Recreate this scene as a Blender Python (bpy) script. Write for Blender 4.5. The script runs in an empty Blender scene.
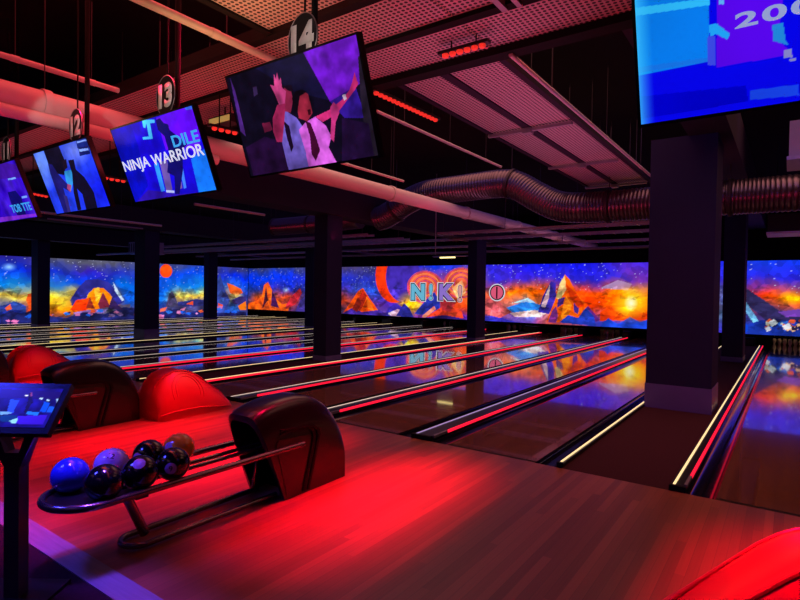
import bpy, bmesh, math, random
import numpy as np
from mathutils import Vector, Matrix
random.seed(5)
S = bpy.context.scene
COL = S.collection
PI = math.pi

# ------------------------------------------------------------------ camera geometry (photo taken as 800x600)
CX, CY, H = 400., 300., 1.7
_a = np.array([790 - CX, 296.5 - CY]); _b = np.array([-368 - CX, 278 - CY])
F = math.sqrt(-float(_a @ _b))
d1 = np.array([_a[0], _a[1], F]); d2 = np.array([_b[0], _b[1], F])
AY = d1 / np.linalg.norm(d1); AX = -d2 / np.linalg.norm(d2); AZ = np.cross(AX, AY)
M = np.stack([AX, AY, AZ], 1)
def ray(px, py): return M.T @ np.array([px - CX, py - CY, F])
def atY(px, py, y):
    r = ray(px, py); t = y / r[1]; return Vector((r[0]*t, y, H + r[2]*t))
def atZ(px, py, z):
    r = ray(px, py); t = (z - H) / r[2]; return Vector((r[0]*t, r[1]*t, z))
def atX(px, py, x):
    r = ray(px, py); t = x / r[0]; return Vector((x, r[1]*t, H + r[2]*t))
def proj(P):
    c = (np.asarray(P) - np.array([0, 0, H])) @ M.T
    return CX + F*c[:, 0]/c[:, 2], CY + F*c[:, 1]/c[:, 2]

cam = bpy.data.cameras.new('camera'); cam_o = bpy.data.objects.new('camera', cam); COL.objects.link(cam_o)
cam.sensor_width = 36; cam.lens = 36*F/800; cam.clip_end = 200; cam.clip_start = .02
R3 = Matrix([list(M[0]), list(-M[1]), list(-M[2])]).transposed()
cam_o.matrix_world = Matrix.Translation((0, 0, H)) @ R3.to_4x4()
S.camera = cam_o
S.view_settings.view_transform = 'Standard'; S.view_settings.look = 'None'
S.view_settings.exposure = 0; S.view_settings.gamma = 1; S.view_settings.use_curve_mapping = False

# ------------------------------------------------------------------ materials
def lin(c): return tuple(((v/255)/12.92 if v/255 <= .04045 else ((v/255+.055)/1.055)**2.4) for v in c)
def mat(name, rgb, rough=.5, metal=0., emit=0., coat=0., spec=.5):
    m = bpy.data.materials.new(name); m.use_nodes = True
    b = m.node_tree.nodes['Principled BSDF']; c = lin(rgb) + (1,)
    b.inputs['Base Color'].default_value = c; b.inputs['Roughness'].default_value = rough
    b.inputs['Metallic'].default_value = metal; b.inputs['Coat Weight'].default_value = coat
    b.inputs['Specular IOR Level'].default_value = spec
    if emit:
        b.inputs['Emission Color'].default_value = c; b.inputs['Emission Strength'].default_value = emit
    return m
def N(m, t, **k):
    n = m.node_tree.nodes.new(t)
    for a, v in k.items(): setattr(n, a, v)
    return n
def L(m, a, b): m.node_tree.links.new(a, b)
def noisy(m, scale=8, amt=.35, rgb2=None, stretch=(1, 1, 1), rough=None):
    b = m.node_tree.nodes['Principled BSDF']; base = tuple(b.inputs['Base Color'].default_value)
    tc = N(m, 'ShaderNodeTexCoord'); mp = N(m, 'ShaderNodeMapping'); mp.inputs['Scale'].default_value = stretch
    nz = N(m, 'ShaderNodeTexNoise'); nz.inputs['Scale'].default_value = scale; nz.inputs['Detail'].default_value = 4
    mx = N(m, 'ShaderNodeMix', data_type='RGBA')
    mx.inputs[6].default_value = base
    mx.inputs[7].default_value = (lin(rgb2) + (1,)) if rgb2 else tuple(v*(1-amt) for v in base[:3]) + (1,)
    L(m, tc.outputs['Object'], mp.inputs[0]); L(m, mp.outputs[0], nz.inputs['Vector'])
    L(m, nz.outputs['Fac'], mx.inputs[0]); L(m, mx.outputs[2], b.inputs['Base Color'])
    if rough:
        mr = N(m, 'ShaderNodeMapRange'); mr.inputs['To Min'].default_value = rough[0]; mr.inputs['To Max'].default_value = rough[1]
        L(m, nz.outputs['Fac'], mr.inputs['Value']); L(m, mr.outputs[0], b.inputs['Roughness'])
    return m
def boards(m, c1, c2, width=.05, length=1.6):
    """narrow boards running along Y, each with its own tone, and a fine grain"""
    b = m.node_tree.nodes['Principled BSDF']
    tc = N(m, 'ShaderNodeTexCoord'); sp = N(m, 'ShaderNodeSeparateXYZ'); L(m, tc.outputs['Object'], sp.inputs[0])
    def math_(op, a, v):
        n = N(m, 'ShaderNodeMath', operation=op); L(m, a, n.inputs[0])
        if hasattr(v, 'node'): L(m, v, n.inputs[1])
        else: n.inputs[1].default_value = v
        return n.outputs[0]
    xi = math_('FLOOR', math_('DIVIDE', sp.outputs[0], width), 0)
    w1 = N(m, 'ShaderNodeTexWhiteNoise', noise_dimensions='1D'); L(m, xi, w1.inputs['W'])
    yi = math_('FLOOR', math_('ADD', math_('DIVIDE', sp.outputs[1], length), w1.outputs['Value']), 0)
    cb = N(m, 'ShaderNodeCombineXYZ'); L(m, xi, cb.inputs[0]); L(m, yi, cb.inputs[1])
    w2 = N(m, 'ShaderNodeTexWhiteNoise', noise_dimensions='3D'); L(m, cb.outputs[0], w2.inputs['Vector'])
    mp = N(m, 'ShaderNodeMapping'); mp.inputs['Scale'].default_value = (40, 1.2, 1); L(m, tc.outputs['Object'], mp.inputs[0])
    nz = N(m, 'ShaderNodeTexNoise'); nz.inputs['Scale'].default_value = 2.; nz.inputs['Detail'].default_value = 5; L(m, mp.outputs[0], nz.inputs['Vector'])
    f = math_('ADD', math_('MULTIPLY', w2.outputs['Value'], .6), math_('MULTIPLY', nz.outputs['Fac'], .4))
    fr = math_('FRACT', math_('DIVIDE', sp.outputs[0], width), 0)
    seam = math_('LESS_THAN', fr, .05)
    mx = N(m, 'ShaderNodeMix', data_type='RGBA'); mx.inputs[6].default_value = lin(c1)+(1,); mx.inputs[7].default_value = lin(c2)+(1,)
    L(m, f, mx.inputs[0])
    m2 = N(m, 'ShaderNodeMix', data_type='RGBA'); L(m, math_('MULTIPLY', seam, .35), m2.inputs[0]); L(m, mx.outputs[2], m2.inputs[6]); m2.inputs[7].default_value = (.01, .005, .004, 1)
    L(m, m2.outputs[2], b.inputs['Base Color'])
    return m
def perforated(m, pitch=.046, r=.0155):
    """round dark perforations in a square grid"""
    b = m.node_tree.nodes['Principled BSDF']; base = tuple(b.inputs['Base Color'].default_value)
    tc = N(m, 'ShaderNodeTexCoord'); sp = N(m, 'ShaderNodeSeparateXYZ'); L(m, tc.outputs['Object'], sp.inputs[0])
    def op(o, a, c=None, v=None):
        n = N(m, 'ShaderNodeMath', operation=o); L(m, a, n.inputs[0])
        if c is not None: L(m, c, n.inputs[1])
        elif v is not None: n.inputs[1].default_value = v
        return n.outputs[0]
    def cell(s): return op('SUBTRACT', op('FRACT', op('DIVIDE', s, v=pitch)), v=.5)
    x, y = cell(sp.outputs[0]), cell(sp.outputs[1])
    d = op('SQRT', op('ADD', op('MULTIPLY', x, x), op('MULTIPLY', y, y)))
    hole = op('LESS_THAN', d, v=r/pitch)
    mx = N(m, 'ShaderNodeMix', data_type='RGBA'); L(m, hole, mx.inputs[0]); mx.inputs[6].default_value = base; mx.inputs[7].default_value = (.008, .006, .008, 1)
    L(m, mx.outputs[2], b.inputs['Base Color'])
    return m
def vcol(name, strength=1., rough=.4):
    m = bpy.data.materials.new(name); m.use_nodes = True
    b = m.node_tree.nodes['Principled BSDF']; a = N(m, 'ShaderNodeAttribute', attribute_name='Col')
    b.inputs['Base Color'].default_value = (.01, .01, .01, 1); b.inputs['Roughness'].default_value = rough
    b.inputs['Specular IOR Level'].default_value = .2
    L(m, a.outputs['Color'], b.inputs['Emission Color']); b.inputs['Emission Strength'].default_value = strength
    return m

def glaze(m):
    b = m.node_tree.nodes['Principled BSDF']; b.inputs['Coat IOR'].default_value = 2.6; b.inputs['Coat Roughness'].default_value = .035; return m
MT = dict(
    approach=boards(mat('approach_wood', (150, 105, 80), .34), (158, 92, 62), (100, 54, 38), .06, 2.4),
    lane=boards(glaze(mat('lane_wood', (150, 105, 80), .12, coat=1.)), (142, 92, 60), (104, 64, 42), .04, 3.),
    gutter=mat('gutter_black', (14, 13, 17), .16, coat=.4),
    black=mat('black_plastic', (16, 15, 18), .35),
    gloss=noisy(mat('hood_black', (20, 17, 20), .3, coat=.25), 30, .3),
    matte=mat('matte_black', (10, 9, 11), .8, spec=.2),
    carpet=noisy(mat('carpet_dark_red', (74, 38, 44), .95, spec=.1), 60, .6),
    lounge=noisy(mat('carpet_dark', (54, 26, 38), .95, spec=.1), 40, .6),
    trim=noisy(mat('edge_trim', (150, 140, 150), .3), 3, .55, stretch=(1, 14, 1)),
    column=noisy(mat('column_paint', (36, 29, 68), .7, spec=.2), 3, .25),
    band=noisy(mat('column_band', (104, 84, 150), .45), 5, .3),
    wall=mat('wall_dark', (20, 16, 24), .85, spec=.1),
    ceil=noisy(mat('ceiling_dark', (20, 16, 20), .9, spec=.1), 2, .4),
    beam=mat('beam_dark', (38, 28, 46), .75, spec=.2),
    steel=mat('steel_channel', (60, 52, 58), .5, .6),
    perf=perforated(mat('perforated_sheet', (196, 176, 176), .5, .2)),
    pipe=mat('painted_pipe', (205, 190, 190), .45),
    conduit=mat('thin_conduit', (150, 135, 140), .5),
    duct=mat('foil_duct', (100, 88, 100), .32, .9),
    chrome=mat('brushed_rail', (120, 110, 116), .22, .9),
    galv=noisy(mat('galvanised', (170, 165, 170), .4, .7), 12, .3),
    rampred=mat('red_moulded_plastic', (190, 10, 36), .42),
    redled=mat('red_led', (255, 24, 56), .5, emit=1.2),
    barled=mat('red_led_bar', (225, 48, 38), .5, emit=.8),
    dimcream=mat('dim_cream_led', (222, 206, 192), .5, emit=.8), violet=mat('gutter_reflection_glow', (170, 150, 205), .5, emit=.7),  # violet: reflection in a gutter given its own glow, not a light strip
    bezel=mat('bezel_black', (5, 5, 7), .25, spec=.25), postp=mat('post_paint', (46, 34, 76), .4),
    cream=mat('cream_led', (250, 222, 160), .5, emit=1.1),
    tube=mat('fluorescent', (255, 236, 150), .5, emit=2.2),
    white=mat('white_print', (225, 218, 215), .5),
    signblack=mat('sign_black', (16, 14, 16), .5),
    ac=noisy(mat('ac_casing', (150, 140, 165), .5), 6, .25),
    lettert=mat('lit_text', (225, 230, 255), .5, emit=.9),
    textcyan=mat('cyan_text', (60, 170, 250), .5, emit=.9),
    textgrey=mat('pale_text', (150, 165, 215), .5, emit=.9),
    letwhite=mat('letter_white', (225, 225, 235), .5, emit=.8),
    letblack=mat('letter_black', (22, 16, 40), .5, emit=.1),
    letcyan=mat('letter_cyan', (110, 195, 225), .5, emit=.8),
    letpurple=mat('letter_purple', (150, 120, 215), .5, emit=.8),
    letpink=mat('letter_pink', (235, 95, 130), .5, emit=.8),
    letpeach=mat('letter_peach', (225, 160, 160), .5, emit=.8),
    art=vcol('lit_mural', 1.0), scr=vcol('lit_screen', 1.05, .25),
    pin=mat('pin_white', (240, 225, 205), .3),
    ballblack=mat('ball_black', (13, 11, 15), .16, coat=.4), ballblue=mat('ball_blue', (40, 60, 200), .18, coat=.4),
    ballwhite=mat('ball_white', (170, 165, 215), .2, coat=.4), ballorange=mat('ball_orange', (235, 145, 34), .2, coat=.4),
    balldisc=mat('ball_disc', (175, 150, 205), .3),
)

# ------------------------------------------------------------------ mesh helpers
def bm_(): return bmesh.new()
def box(bm, x0, x1, y0, y1, z0, z1):
    v = [bm.verts.new((x, y, z)) for z in (z0, z1) for y in (y0, y1) for x in (x0, x1)]
    for f in ((0, 2, 3, 1), (4, 5, 7, 6), (0, 1, 5, 4), (2, 6, 7, 3), (0, 4, 6, 2), (1, 3, 7, 5)):
        bm.faces.new([v[i] for i in f])
    return bm
def frame_of(d):
    d = d.normalized(); up = Vector((0, 0, 1)) if abs(d.z) < .95 else Vector((1, 0, 0))
    a = d.cross(up).normalized(); return a, a.cross(d).normalized()
def tube(bm, pts, r, n=10, cap=True, closed=False):
    pts = [Vector(p) for p in pts]; rings = []; m = len(pts)
    rr = r if isinstance(r, (list, tuple)) else [r]*m
    prev = None
    for i, p in enumerate(pts):
        if closed: d = pts[(i+1) % m] - pts[i-1]
        else: d = pts[min(i+1, m-1)] - pts[max(i-1, 0)]
        d.normalize()
        if prev is None: a, b = frame_of(d)
        else:
            a = prev - d*prev.dot(d); a.normalize(); b = a.cross(d).normalized()
        prev = a
        rings.append([bm.verts.new(p + rr[i]*(math.cos(2*PI*k/n)*a + math.sin(2*PI*k/n)*b)) for k in range(n)])
    for i in range(m if closed else m-1):
        A, B = rings[i], rings[(i+1) % m]
        for k in range(n): bm.faces.new((A[k], A[(k+1) % n], B[(k+1) % n], B[k]))
    if cap and not closed:
        bm.faces.new(rings[0][::-1]); bm.faces.new(rings[-1])
    return bm
def lathe(bm, prof, n=24, c=(0, 0, 0)):
    rings = []
    for r, z in prof:
        rings.append([bm.verts.new((c[0]+r*math.cos(2*PI*k/n), c[1]+r*math.sin(2*PI*k/n), c[2]+z)) for k in range(n)])
    for A, B in zip(rings, rings[1:]):
        for k in range(n): bm.faces.new((A[k], A[(k+1) % n], B[(k+1) % n], B[k]))
    bm.faces.new(rings[0][::-1]); bm.faces.new(rings[-1])
    return bm
def prism(bm, poly, axis, a, b):
    """polygon in the plane across axis ('x': (y,z)), extruded from a to b"""
    def P(u, v, t): return {'x': (t, u, v), 'y': (u, t, v), 'z': (u, v, t)}[axis]
    A = [bm.verts.new(P(u, v, a)) for u, v in poly]; B = [bm.verts.new(P(u, v, b)) for u, v in poly]
    n = len(poly)
    bm.faces.new(A[::-1]); bm.faces.new(B)
    for k in range(n): bm.faces.new((A[k], A[(k+1) % n], B[(k+1) % n], B[k]))
    return bm
def loft(bm, rings, closed=True, cap=True):
    R = [[bm.verts.new(p) for p in r] for r in rings]
    n = len(R[0])
    for A, B in zip(R, R[1:]):
        for k in range(n if closed else n-1): bm.faces.new((A[k], A[(k+1) % n], B[(k+1) % n], B[k]))
    if cap: bm.faces.new(R[0][::-1]); bm.faces.new(R[-1])
    return R
def bev(bm, w, seg=2):
    bmesh.ops.bevel(bm, geom=[e for e in bm.edges if e.is_manifold and e.calc_face_angle(0) > .5], offset=w, segments=seg, affect='EDGES', profile=.6)
    return bm
def obj(name, bm, m, parent=None, smooth=False, loc=None):
    bmesh.ops.recalc_face_normals(bm, faces=bm.faces)
    me = bpy.data.meshes.new(name); bm.to_mesh(me); bm.free()
    me.materials.append(MT[m] if isinstance(m, str) else m)
    if smooth:
        me.polygons.foreach_set('use_smooth', [True]*len(me.polygons)); me.set_sharp_from_angle(angle=math.radians(40))
    o = bpy.data.objects.new(name, me); COL.objects.link(o)
    if parent is not None: o.parent = parent
    if loc is not None: o.location = loc
    return o
def tag(o, label=None, cat=None, group=None, kind=None):
    if label: o['label'] = label
    if cat: o['category'] = cat
    if group: o['group'] = group
    if kind: o['kind'] = kind
    return o
def thing(name, label, cat, loc=(0, 0, 0), rz=0, group=None):
    o = bpy.data.objects.new(name, None); COL.objects.link(o); o.empty_display_size = .1
    o.location = loc; o.rotation_euler = (0, 0, rz)
    return tag(o, label, cat, group)
def struct(name, bm, m, label=None, smooth=False):
    o = obj(name, bm, m, smooth=smooth); o['kind'] = 'structure'
    if label: o['label'] = label
    return o
def dup(root, loc, label, group=None, rz=None):
    r = root.copy(); COL.objects.link(r); r.location = loc; r['label'] = label
    if rz is not None: r.rotation_euler = (0, 0, rz)
    if group: r['group'] = group
    for ch in list(root.children):
        c = ch.copy(); COL.objects.link(c); c.parent = r
        for g in list(ch.children):
            d = g.copy(); COL.objects.link(d); d.parent = c
    return r
def text_bm(s, size=1., offset=0., shear=0., space=1.):
    cu = bpy.data.curves.new('lettering', 'FONT'); cu.body = s; cu.size = size; cu.offset = offset; cu.shear = shear
    cu.align_x = 'CENTER'; cu.align_y = 'CENTER'; cu.fill_mode = 'BOTH'; cu.resolution_u = 4; cu.space_character = space
    o = bpy.data.objects.new('lettering', cu); COL.objects.link(o)
    dg = bpy.context.evaluated_depsgraph_get(); dg.update()
    me = bpy.data.meshes.new_from_object(o.evaluated_get(dg))
    bm = bm_(); bm.from_mesh(me)
    bpy.data.objects.remove(o); bpy.data.curves.remove(cu); bpy.data.meshes.remove(me)
    bmesh.ops.remove_doubles(bm, verts=bm.verts, dist=1e-5)
    return bm
def text_flat(s, size, thick, **k):
    bm = text_bm(s, size, **k)
    xs = [v.co.x for v in bm.verts]; ys = [v.co.y for v in bm.verts]
    cx_, cy_ = (min(xs)+max(xs))/2, (min(ys)+max(ys))/2
    for v in bm.verts: v.co.x -= cx_; v.co.y -= cy_
    r = bmesh.ops.extrude_face_region(bm, geom=list(bm.faces))
    for g in r['geom']:
        if isinstance(g, bmesh.types.BMVert): g.co.z += thick
    return bm, max(xs)-min(xs), max(ys)-min(ys)

# ------------------------------------------------------------------ artwork painted on lit surfaces
class Art:
    """grid of coloured vertices over the rectangle O + u*U + v*V (u, v in 0..1)"""
    def __init__(s, O, U, V, nu, nv):
        s.nu, s.nv = nu, nv
        u, v = np.meshgrid(np.linspace(0, 1, nu), np.linspace(0, 1, nv)); s.u, s.v = u.ravel(), v.ravel()
        s.P = np.outer(np.ones(nu*nv), O) + np.outer(s.u, U) + np.outer(s.v, V)
        s.x, s.y = proj(s.P); s.c = np.zeros((nu*nv, 3)); s.rng = np.random.default_rng(7)
        s.wu, s.wv = s.u*np.linalg.norm(U), s.v*np.linalg.norm(V)
    def noise(s, sc, seed=0, oct=3):
        out = np.zeros(len(s.u)); amp = 1; tot = 0
        for k in range(oct):
            r = np.random.default_rng(seed*17+k).random((256, 256)); q = sc*2**k
            a, b = s.wu*q, s.wv*q; i, j = np.floor(a).astype(int), np.floor(b).astype(int); fa, fb = a-i, b-j
            fa, fb = fa*fa*(3-2*fa), fb*fb*(3-2*fb); i, j = i % 255, j % 255
            out += amp*((r[i, j]*(1-fa)+r[i+1, j]*fa)*(1-fb)+(r[i, j+1]*(1-fa)+r[i+1, j+1]*fa)*fb); tot += amp; amp *= .5
        return out/tot
    def facet(s, cell, seed=3):
        """seed point of the jittered cell each vertex falls in: gives flat facets"""
        r = np.random.default_rng(seed).random((512, 64, 2))
        a, b = s.wu/cell, s.wv/cell; i, j = np.floor(a).astype(int), np.floor(b).astype(int)
        best = np.full(len(a), 1e9); bu, bv = a.copy(), b.copy()
        for di in (-1, 0, 1):
            for dj in (-1, 0, 1):
                q = r[(i+di) % 512, (j+dj) % 64]; pu, pv = i+di+q[:, 0], j+dj+q[:, 1]
                d = (pu-a)**2+(pv-b)**2; w = d < best; best[w] = d[w]; bu[w] = pu[w]; bv[w] = pv[w]
        return bu*cell, bv*cell
    def inside(s, poly, x=None, y=None):
        x = s.x if x is None else x; y = s.y if y is None else y
        r = np.zeros(len(x), bool); n = len(poly)
        for k in range(n):
            (x0, y0), (x1, y1) = poly[k], poly[(k+1) % n]
            if y0 == y1: continue
            c = ((y0 > y) != (y1 > y)) & (x < (x1-x0)*(y-y0)/(y1-y0)+x0); r ^= c
        return r
    def poly(s, pts, rgb, var=0., seed=1):
        w = s.inside(pts); c = np.array(rgb, float)
        if var:
            f = 1+var*(s.noise(2.2, seed)[w]-.5)*2; s.c[w] = c*f[:, None]
        else: s.c[w] = c
    def glow(s, cx, cy, rx, ry, rgb, p=1.5, k=1.):
        d = np.sqrt(((s.x-cx)/rx)**2+((s.y-cy)/ry)**2); w = (k*np.clip(1-d, 0, 1)**p)[:, None]
        s.c = s.c*(1-w)+np.array(rgb, float)*w
    def disc(s, cx, cy, rx, ry, rgb, var=0.):
        w = ((s.x-cx)/rx)**2+((s.y-cy)/ry)**2 < 1
        f = 1+var*(s.noise(3, 5)[w]-.5)*2; s.c[w] = np.array(rgb, float)*f[:, None]
    def columns(s, keys, cells=.17, amp=.6):
        """blend a table of (x, colours from bottom to top), sampled on facets"""
        fu, fv = s.facet(cells); mix = .28
        W = s.wu.max(); Ht = s.wv.max()
        n1, n2 = s.noise(1.1, 11)-.5, s.noise(1.3, 12)-.5
        uu = (s.wu*(1-mix)+fu*mix)/W + amp*n1*.05; vv = np.clip((s.wv*(1-mix)+fv*mix)/Ht + amp*n2*.4, 0, 1)
        order = np.argsort(s.x[:s.nu]); xs = np.interp(np.clip(uu, 0, 1), np.linspace(0, 1, s.nu), s.x[:s.nu])
        kx = [k[0] for k in keys]; m = len(keys[0][1]); tv = vv*(m-1); lo = np.clip(np.floor(tv).astype(int), 0, m-2); fr = (tv-lo)[:, None]
        tab = np.array([k[1] for k in keys], float)
        cols = np.stack([np.stack([np.interp(xs, kx, tab[:, r, c]) for c in range(3)], 1) for r in range(m)], 1)
        idx = np.arange(len(xs)); s.c = cols[idx, lo]*(1-fr)+cols[idx, lo+1]*fr
        s.c *= (.86+.28*np.random.default_rng(2).random(4096)[(np.floor(fu*977+fv*3571).astype(int)) % 4096])[:, None]
    def stars(s, n, vmin=.45, bright=(215, 220, 255)):
        for _ in range(n):
            i = int(s.rng.random()*s.nu); j = int((vmin+(1-vmin)*s.rng.random())*s.nv); k = min(j, s.nv-1)*s.nu+min(i, s.nu-1)
            s.c[k] = s.c[k]*.25+np.array(bright)*.75
            if s.rng.random() < .3 and k+1 < len(s.c): s.c[k+1] = s.c[k]
    def shards(s, n, a0, a1, seed=1, lo=.62, hi=1.3, top=1.):
        r = np.random.default_rng(seed); W, T = s.wu.max(), s.wv.max()
        du, dv = W/(s.nu-1), T/(s.nv-1)
        for _ in range(n):
            cu, cv, R, k, an = r.random()*W, r.random()*T*top, a0+(a1-a0)*r.random()**2, lo+(hi-lo)*r.random(), r.random()*6.3
            i0, i1 = max(0, int((cu-1.5*R)/du)), min(s.nu, int((cu+1.5*R)/du)+2); j0, j1 = max(0, int((cv-R)/dv)), min(s.nv, int((cv+R)/dv)+2)
            ix = (np.arange(j0, j1)[:, None]*s.nu+np.arange(i0, i1)[None]).ravel()
            pts = [(cu+R*1.4*math.cos(an+q), cv+R*.75*math.sin(an+q)) for q in (0, 1.2+r.random(), 3.4+r.random())]
            w = s.inside(pts, s.wu[ix], s.wv[ix]); s.c[ix[w]] *= k*np.array([1.04-.08*r.random(), .96+.08*r.random(), 1.])
    def tone(s, sc, k, seed=21): s.c *= (1-k+2*k*s.noise(sc, seed))[:, None]
    def grade(s, sat, con):
        g = s.c.mean(1, keepdims=True); s.c = np.clip(g+(s.c-g)*sat, 0, 255); s.c = np.clip(255*(s.c/255)**con, 0, 255)
    def make(s, name, m, parent=None):
        nu, nv = s.nu, s.nv; me = bpy.data.meshes.new(name)
        i, j = np.meshgrid(np.arange(nu-1), np.arange(nv-1)); a = (j*nu+i).ravel()
        f = np.stack([a, a+1, a+nu+1, a+nu], 1)
        me.vertices.add(nu*nv); me.vertices.foreach_set('co', s.P.astype(np.float32).ravel())
        me.loops.add(f.size); me.loops.foreach_set('vertex_index', f.astype(np.int32).ravel())
        me.polygons.add(len(f)); me.polygons.foreach_set('loop_start', (np.arange(len(f))*4).astype(np.int32))
        me.update(calc_edges=True)
        c = np.clip(s.c, 0, 255)/255; c = np.where(c <= .04045, c/12.92, ((c+.055)/1.055)**2.4)
        at = me.color_attributes.new('Col', 'FLOAT_COLOR', 'POINT')
        at.data.foreach_set('color', np.concatenate([c, np.ones((len(c), 1))], 1).astype(np.float32).ravel())
        me.materials.append(MT[m]); o = bpy.data.objects.new(name, me); COL.objects.link(o)
        if parent is not None: o.parent = parent
        return o

# ------------------------------------------------------------------ the hall
XL, YF, XR, YB, ZC = -27.9, 22.6, 7.0, -6.0, 5.0
ZP = 4.0
FOUL = 5.22
struct('floor', box(bm_(), XL, XR, 1.66, FOUL, -.15, 0), 'approach', 'red lit wooden approach boards in front of the lanes')
struct('floor_lounge', box(bm_(), XL, XR, YB, 1.5, -.15, 0), 'lounge', 'dark carpet of the seating area')
struct('trim_1', bev(box(bm_(), XL, XR, 1.5, 1.66, -.15, .006), .004, 1), 'trim', 'flat edge strip between dark carpet and wooden approach')
struct('floor_base', box(bm_(), XL-.2, XR+.2, FOUL, 24.6, -.3, -.12), 'matte', 'dark sub-floor below the gutters')
struct('ceiling', box(bm_(), XL-.2, XR+.2, YB-.2, 24.8, ZC, ZC+.2), 'ceil', 'black painted ceiling slab')
struct('wall_left', box(bm_(), XL-.2, XL, YB-.2, 24.8, -.3, ZC), 'wall', 'dark left wall')
struct('wall_right', box(bm_(), XR, XR+.2, YB-.2, 24.8, -.3, ZC), 'wall', 'dark right wall')
struct('wall_back', box(bm_(), XL-.2, XR+.2, YB-.2, YB, -.3, ZC), 'wall', 'dark wall behind the lounge')
struct('wall_far', box(bm_(), XL-.2, XR+.2, 24.6, 24.8, -.3, ZC), 'wall', 'dark wall behind the pin pits')
struct('wall_bulkhead', box(bm_(), XL, XR, YF+.06, YF+.3, 2.93, ZC), 'wall', 'dark bulkhead above the long mural')

LANES = {16: 1.66, 15: .04, 14: -2.545, 13: -4.26, 12: -5.97, 11: -7.67, 10: -10.22, 9: -11.91, 8: -13.6, 7: -15.29,
         6: -17.84, 5: -19.53, 4: -21.22, 3: -22.91, 2: -25.46, 1: -27.13}
LW, GW, YEND = .505, .225, 23.7
SIGNED = {14: 'bowling lane in line with screen 14, first left of the thick pillar',
          15: 'bowling lane just right of the thick pillar, below the big blue screen',
          13: 'second bowling lane left of the thick pillar', 12: 'third bowling lane left of the thick pillar',
          11: 'fourth bowling lane left of the thick pillar, beside the middle column strip',
          16: 'outermost bowling lane at the right edge of the hall'}
ORD = ['', 'first', 'second', 'third', 'fourth', 'fifth', 'sixth', 'seventh', 'eighth', 'ninth', 'tenth', 'eleventh', 'twelfth', 'thirteenth']
def half_pipe(bm, x0, x1, y0, y1, depth=.075, n=10):
    pts = []
    c, r = (x0+x1)/2, (x1-x0)/2
    for k in range(n+1):
        t = PI*k/n; pts.append((c-r*math.cos(t), -.012-depth*math.sin(t)))
    pts += [(x1, -.115), (x0, -.115)]
    return prism(bm, pts, 'y', y0, y1)
for n, xc in LANES.items():
    lab = SIGNED.get(n) or f'polished bowling lane, {ORD[min(10, 15-n-4)] if 15-n-4 <= 10 else "far"} one left of the middle column strip'
    if n in (1, 2): lab = ['', 'glossy bowling lane running along the left side wall mural', 'glossy bowling lane second from the left side wall mural'][n]
    t = thing('bowling_lane', lab, 'bowling lane', (xc, FOUL, 0), 0, 'bowling lanes')
    obj('lane_bed', box(bm_(), -LW, LW, 0.004, YEND-FOUL, -.12, 0), 'lane', t)
    for s in (-1, 1):
        a, b = sorted((s*LW, s*(LW+GW)))
        obj('gutter', half_pipe(bm_(), a, b, 0.004, YEND-FOUL), 'gutter', t, True)
    bm = bm_(); box(bm, -LW, LW, .02, .05, 0, .0015)
    obj('foul_line', bm, 'matte', t)

def divider(x0, x1, label, red=None, cream=None, strip='cream'):
    """raised strip between two gutters with light strips, or a glowing stand-in for a gutter reflection, along its edges; red / cream give the sides (-1 left, 1 right)"""
    t = thing('lane_divider', label, 'lane divider', ((x0+x1)/2, FOUL, 0), 0, 'lit strips between the lanes')
    w = (x1-x0)/2; Ln = YF-.6-FOUL
    wr = w-.026 if red else w
    obj('body', bev(box(bm_(), -w, wr, .006, Ln, -.118, .035), .008, 2), 'black', t)
    if red:
        e = w-.013
        obj('red_light_strip', box(bm_(), e-.006, e+.012, .42, Ln, .014, .044), 'redled', t)['label'] = 'glowing red light strip'
        obj('strip_end', box(bm_(), e-.012, e+.012, .1, .40, .012, .044), 'galv', t)['label'] = 'unlit grey strip end'
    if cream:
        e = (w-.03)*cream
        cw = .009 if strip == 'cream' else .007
        obj('cream_or_reflection_strip', box(bm_(), e-cw, e+cw, .05, Ln, .03, .043), strip, t)['label'] = 'glowing strip for a cream light or a gutter reflection'  # the violet one is a gutter reflection built as a glowing strip
    obj('end_cap', bev(box(bm_(), -w, w, .0, .04, -.1, .05), .006, 1), 'matte', t)
E_ = LW+GW
order = sorted(LANES)
for a, b in zip(order, order[1:]):
    x0, x1 = LANES[a]+E_, LANES[b]-E_
    side = {13: 'between the two lanes left of the thick pillar', 12: 'between second and third lanes left of thick pillar', 11: 'between third and fourth lanes left of thick pillar',
            15: 'at the right edge of the hall'}.get(a) or f'between the {ORD[10-a]} and {ORD[11-a]} lanes beyond the middle column'
    if x1-x0 < .6:
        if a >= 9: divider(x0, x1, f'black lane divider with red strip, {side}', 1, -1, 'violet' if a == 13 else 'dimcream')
        else: divider(x0, x1, f'black lane divider with cream strip, {side}', None, 1, 'dimcream')
    else:
        w = {14: 'thick dark pillar', 10: 'middle column', 6: 'second column from the left', 2: 'leftmost column'}[a]
        divider(x0, x0+.05, f'cream lit lane divider along the left side of the {w}', None, 1)
        divider(x1-.13, x1, f'lane divider along the right side of the {w}', 1 if a > 6 else None, -1)
        c = obj('walkway_carpet', box(bm_(), x0+.052, x1-.132, FOUL+.005, YF-.1, -.118, -.002), 'carpet')
        tag(c, f'dark red carpet strip around the {w}', 'carpet', kind='structure')

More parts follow.
